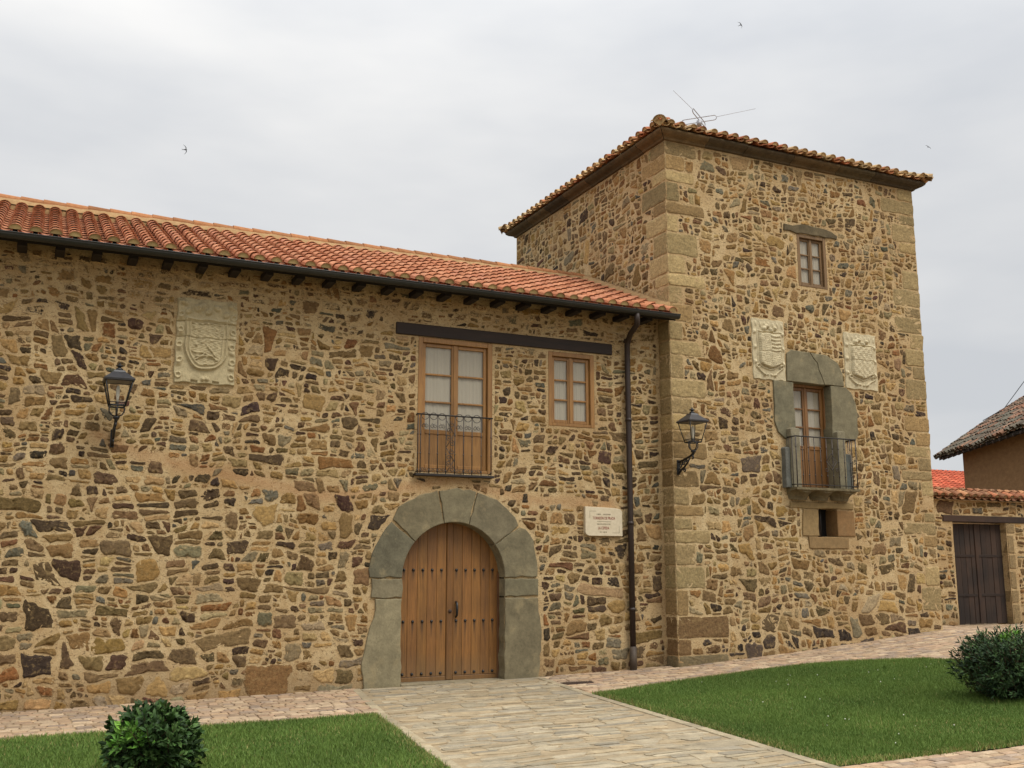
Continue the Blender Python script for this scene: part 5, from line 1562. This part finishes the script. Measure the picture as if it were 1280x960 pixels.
for spans, zc_, hh in ((((9.26, 9.36), (9.40, 9.55)), 2.765, .026), (((9.27, 9.55),), 2.592, .026), (((9.32, 9.355), (9.38, 9.45)), 2.452, .022)):
    for xa, xb in spans:
        mb = MB(); x = xa
        while x < xb:
            w_ = rs.uniform(.005, .012)
            mb.box(x, x + w_ * .5, -.0635, -.061, zc_ - hh / 2, zc_ + hh / 2)
            if rs.uniform() < .6: mb.box(x + w_ * .5 + .0005, x + w_ * 1.2, -.0634, -.061, zc_ + hh * rs.uniform(-.4, .3), zc_ + hh * .4)
            x += w_ * 1.9
        mb.build('worn_lettering', M['grey_letter'], pq)
for (a, b_, c, d) in (((9.12, 2.82), (9.25, 2.82), (9.12, 2.82), (9.12, 2.70)), ((9.58, 2.442), (9.72, 2.442), (9.72, 2.442), (9.72, 2.56))):
    mb = MB(); q = .002
    mb.box(min(a[0], b_[0]), max(a[0], b_[0]), -.0635, -.061, a[1] - q, a[1] + q)
    mb.box(c[0] - q, c[0] + q, -.0636, -.061, min(c[1], d[1]) - q, max(c[1], d[1]) + q); mb.build('corner_line', M['grey_letter'], pq)

# ================================================================== ANTENNA
an = empty('antenna', (13.95, 2.95, 11.4), 'thin grey aluminium antenna with crossed loop dipoles on the tower roof', 'antenna')
ca = np.array([13.97, 2.95, 12.34])
mb = MB(); mb.tube([ca + np.array([0, 0, -1.1]), ca + np.array([0, 0, .02])], .022, 8); mb.tube([ca + np.array([0, 0, -.1]), ca + np.array([0, 0, .04])], .06, 8); mb.tube([ca + np.array([.02, 0, -.1]), ca + np.array([.28, -.1, -.42])], .02, 6); mb.build('mast', M['alu'], an)
mb = MB()
def loop(c, d, L, hgt, up=np.array([0, 0, 1.0])):
    d = np.array(d, float) / np.linalg.norm(d); pts = []
    for a in np.linspace(-90, 90, 7): pts.append(c + d * (L + hgt * math.cos(R(a))) + up * hgt * math.sin(R(a)))
    for a in np.linspace(90, 270, 7): pts.append(c + d * (-L + hgt * math.cos(R(a))) + up * hgt * math.sin(R(a)))
    return pts
d1 = np.array([.86, -.5, .13]); d2 = np.array([-.84, -.54, .10])
mb.tube(loop(ca + np.array([0, 0, .06]), d1, .36, .06), .011, 6, closed=True)
mb.tube(loop(ca + np.array([0, 0, .12]), d2, .34, .06), .011, 6, closed=True)
mb.build('loop_dipole', M['alu'], an)
mb = MB(); mb.tube([ca + d1 * .42 + np.array([0, 0, .07]), ca + d1 * 1.35 + np.array([0, 0, .12])], .0045, 5); mb.build('rod', M['alu'], an)
mb = MB(); mb.tube([ca + d2 * .38 + np.array([0, 0, .14]), ca + d2 * 1.0 + np.array([-.25, 0, .25])], .0045, 5); mb.build('rod', M['alu'], an)

# ================================================================== BIRDS
def swift(loc, rz, roll, label, sc=1.0):
    b_ = MB(); n = 9
    b_.tube([(0, -.10, 0), (0, -.08, 0), (0, -.02, 0), (0, .05, 0), (0, .085, 0)], [.004, .016, .022, .012, .003], 8)
    for s_ in (-1, 1):
        b_.tube([(0, -.045, .005), (s_ * .07, -.06, .018), (s_ * .14, -.03, .02), (s_ * .21, .05, .008)], [.02, .017, .011, .002], 6)
        b_.tube([(0, .07, 0), (s_ * .025, .13, 0)], [.008, .002], 5)
    mt = Matrix.Rotation(rz, 4, 'Z') @ Matrix.Rotation(roll, 4, 'Y') @ Matrix.Scale(sc, 4)
    b_.v = [tuple(Vector(loc) + (mt @ Vector(p))) for p in b_.v]
    e = bpy.data.objects.new('t', None); e.location = loc
    o = b_.build('swift', M['bird'])
    me = o.data
    for vx in me.vertices: vx.co -= Vector(loc)
    o.location = loc
    bpy.data.objects.remove(e)
    tag(o, label, 'bird', 'dark swifts in the sky')
swift((3.72, 15.5, 14.6), R(70), R(50), 'dark swift flying above the long red roof, leftmost of the birds', .75)
swift((19.0, 7.54, 18.4), R(20), R(35), 'tiny dark swift high above the tower roof', .6)
swift((24.56, 5.66, 14.68), R(-40), R(40), 'tiny dark swift in the sky right of the tower', .5)

# ================================================================== DRAIN, CABLE
dg = empty('drain_grate', (8.27, -1.17, 0), 'flat rusty iron drain cover in the paving right of the path', 'drain')
mb = MB(); mb.box(7.98, 8.56, -1.30, -1.04, .0, .022, .004); mb.build('frame', M['grate'], dg)
mb = MB()
for i in range(11): mb.box(8.02 + i * .046, 8.05 + i * .046, -1.27, -1.07, .0225, .028)
mb.build('bars', M['grate'], dg)
cb = MB(); cb.tube([(28.3, 7.6, 6.6), (29.0, 7.33, 7.0), (29.64, 6.82, 8.06), (31.5, 5.5, 11.4)], .012, 5)
o = cb.build('overhead_cable', M['cable']); tag(o, 'thin dark cable rising over the adobe house roof', 'cable')

# ================================================================== BUSHES
M['leaf'] = None
m, t, b = newmat('laurel_leaf')
at = nd(t, 'ShaderNodeAttribute', attribute_name='stone_col')
t.links.new(mixc(t, 1.0, at.outputs['Color'], ramp(t, noise(t, objvec(t), 30, 3, .6), .3, .8, .7, 1.15), 'MULTIPLY'), b.inputs['Base Color'])
b.inputs['Roughness'].default_value = .6; b.inputs['Specular IOR Level'].default_value = .2
M['leaf'] = m
M['stem'] = mat_plain('bush_stem', C3(84, 66, 46), None, .9, 10)
def bush(x, y, rx, ry, h, seed, label, shoots, leafL=.085, leafW=.017, n=3000, pal=((52, 78, 38), (44, 66, 32), (66, 94, 46), (78, 106, 52)), asc=1.0):
    r_ = np.random.default_rng(seed); z0 = gz(x)
    B = empty('bush', (x, y, z0), label, 'bush', 'dark green bushes on the lawns')
    # twig tips on an uneven dome
    nt_ = int(n / 9); st = MB(); lf = MB()
    cl = [(r_.normal(0, 1, 3)) for _ in range(16)]; cl = [c / np.linalg.norm(c) for c in cl]
    for k_ in range(nt_):
        d = r_.normal(0, 1, 3); d[2] = d[2] * .9 + .15; d /= np.linalg.norm(d)
        if d[2] < -.98: d[2] = -d[2]
        rad = 1.0 + .20 * sum(max(0, np.dot(d, c) - .8) * 5 for c in cl[:8]) - .20 * sum(max(0, np.dot(d, c) - .82) * 5 for c in cl[8:])
        dep = r_.uniform(.0, 1) ** 1.6; rad *= (1 - .42 * dep) * r_.uniform(.9, 1.1) * (1.14 if r_.uniform() < .07 else 1.0)
        if d[2] < 0:
            hz = math.hypot(d[0], d[1]) + 1e-6; kz = (1 - .55 * abs(d[2]) ** 2) / hz * .45 + .55; d = np.array([d[0] * kz, d[1] * kz, d[2]])
        tip = np.array([x + d[0] * rx * rad, y + d[1] * ry * rad, z0 + h * .48 + d[2] * h * .5 * rad])
        if tip[2] < z0 + .03: continue
        dirv = np.array([d[0] * .8, d[1] * .8, d[2] * .5 + .55 * asc]); dirv += r_.normal(0, .25, 3); dirv /= np.linalg.norm(dirv)
        root = tip - dirv * r_.uniform(.14, .24)
        if k_ % 2 == 0: st.tube([root, tip], [.006, .003], 4)
        young = any(np.dot(d, np.array(s_) / np.linalg.norm(s_)) > .965 for s_ in shoots) and dep < .5
        base = np.array(pal[r_.integers(len(pal))], float)
        if young: base = np.array([(96, 140, 52), (110, 150, 60), (84, 126, 48)][r_.integers(3)], float)
        for q in range(r_.integers(8, 12)):
            a = q * 2.4 + r_.uniform(-.3, .3); s_ = r_.uniform(0, 1)
            p = root + (tip - root) * (.25 + .75 * s_)
            side = np.cross(dirv, [0, 0, 1.0]) if abs(dirv[2]) < .95 else np.array([1.0, 0, 0]); side /= np.linalg.norm(side); oth = np.cross(dirv, side)
            ld = (side * math.cos(a) + oth * math.sin(a)) * (1.1 - .6 * s_) + dirv * (.45 + .6 * s_) + np.array([0, 0, -.15]); ld /= np.linalg.norm(ld)
            nrm = dirv - ld * np.dot(dirv, ld) + r_.normal(0, .25, 3); nrm -= ld * np.dot(nrm, ld); nrm /= np.linalg.norm(nrm) + 1e-9; sd = np.cross(ld, nrm)
            L = leafL * r_.uniform(.7, 1.2); W_ = leafW * r_.uniform(.8, 1.2)
            mid = p + ld * L * .5 + nrm * L * .03; end = p + ld * L - nrm * L * .08
            v = [p, p + ld * L * .28 + sd * W_ * .85 + nrm * W_ * .35, p + ld * L * .62 + sd * W_ + nrm * W_ * .3, end, p + ld * L * .62 - sd * W_ + nrm * W_ * .3, p + ld * L * .28 - sd * W_ * .85 + nrm * W_ * .35, mid]
            lf.add(v, [(0, 1, 6), (1, 2, 6), (2, 3, 6), (3, 4, 6), (4, 5, 6), (5, 0, 6)], col=C3(*np.clip(base * r_.uniform(.75, 1.25), 5, 220)), smooth=False)
    for k_ in range(26):
        a = r_.uniform(0, 2 * PI); q = r_.uniform(.2, .75)
        st.tube([(x + .06 * math.cos(a), y + .06 * math.sin(a), z0 - .03), (x + rx * q * .5 * math.cos(a), y + ry * q * .5 * math.sin(a), z0 + h * .3), (x + rx * q * math.cos(a), y + ry * q * math.sin(a), z0 + h * r_.uniform(.5, .8))], [.014, .01, .005], 5)
    lf.build('foliage', M['leaf'], B, attrs=True); st.build('stems', M['stem'], B)
bush(1.26, -5.5, .43, .42, .66, 5, 'rounded laurel bush with a few bright green shoots on the left lawn', [(-.6, -.6, .55), (-.75, -.55, .2), (-.45, -.8, .35)], n=5200)
bush(11.62, -6.45, .56, .56, .93, 9, 'larger dark needle-leaved bush on the right lawn below the gate', [(-.1, -.2, 1.0)], .075, .008, 11000, ((50, 72, 42), (40, 60, 36), (58, 82, 46), (72, 96, 54)), 1.2)
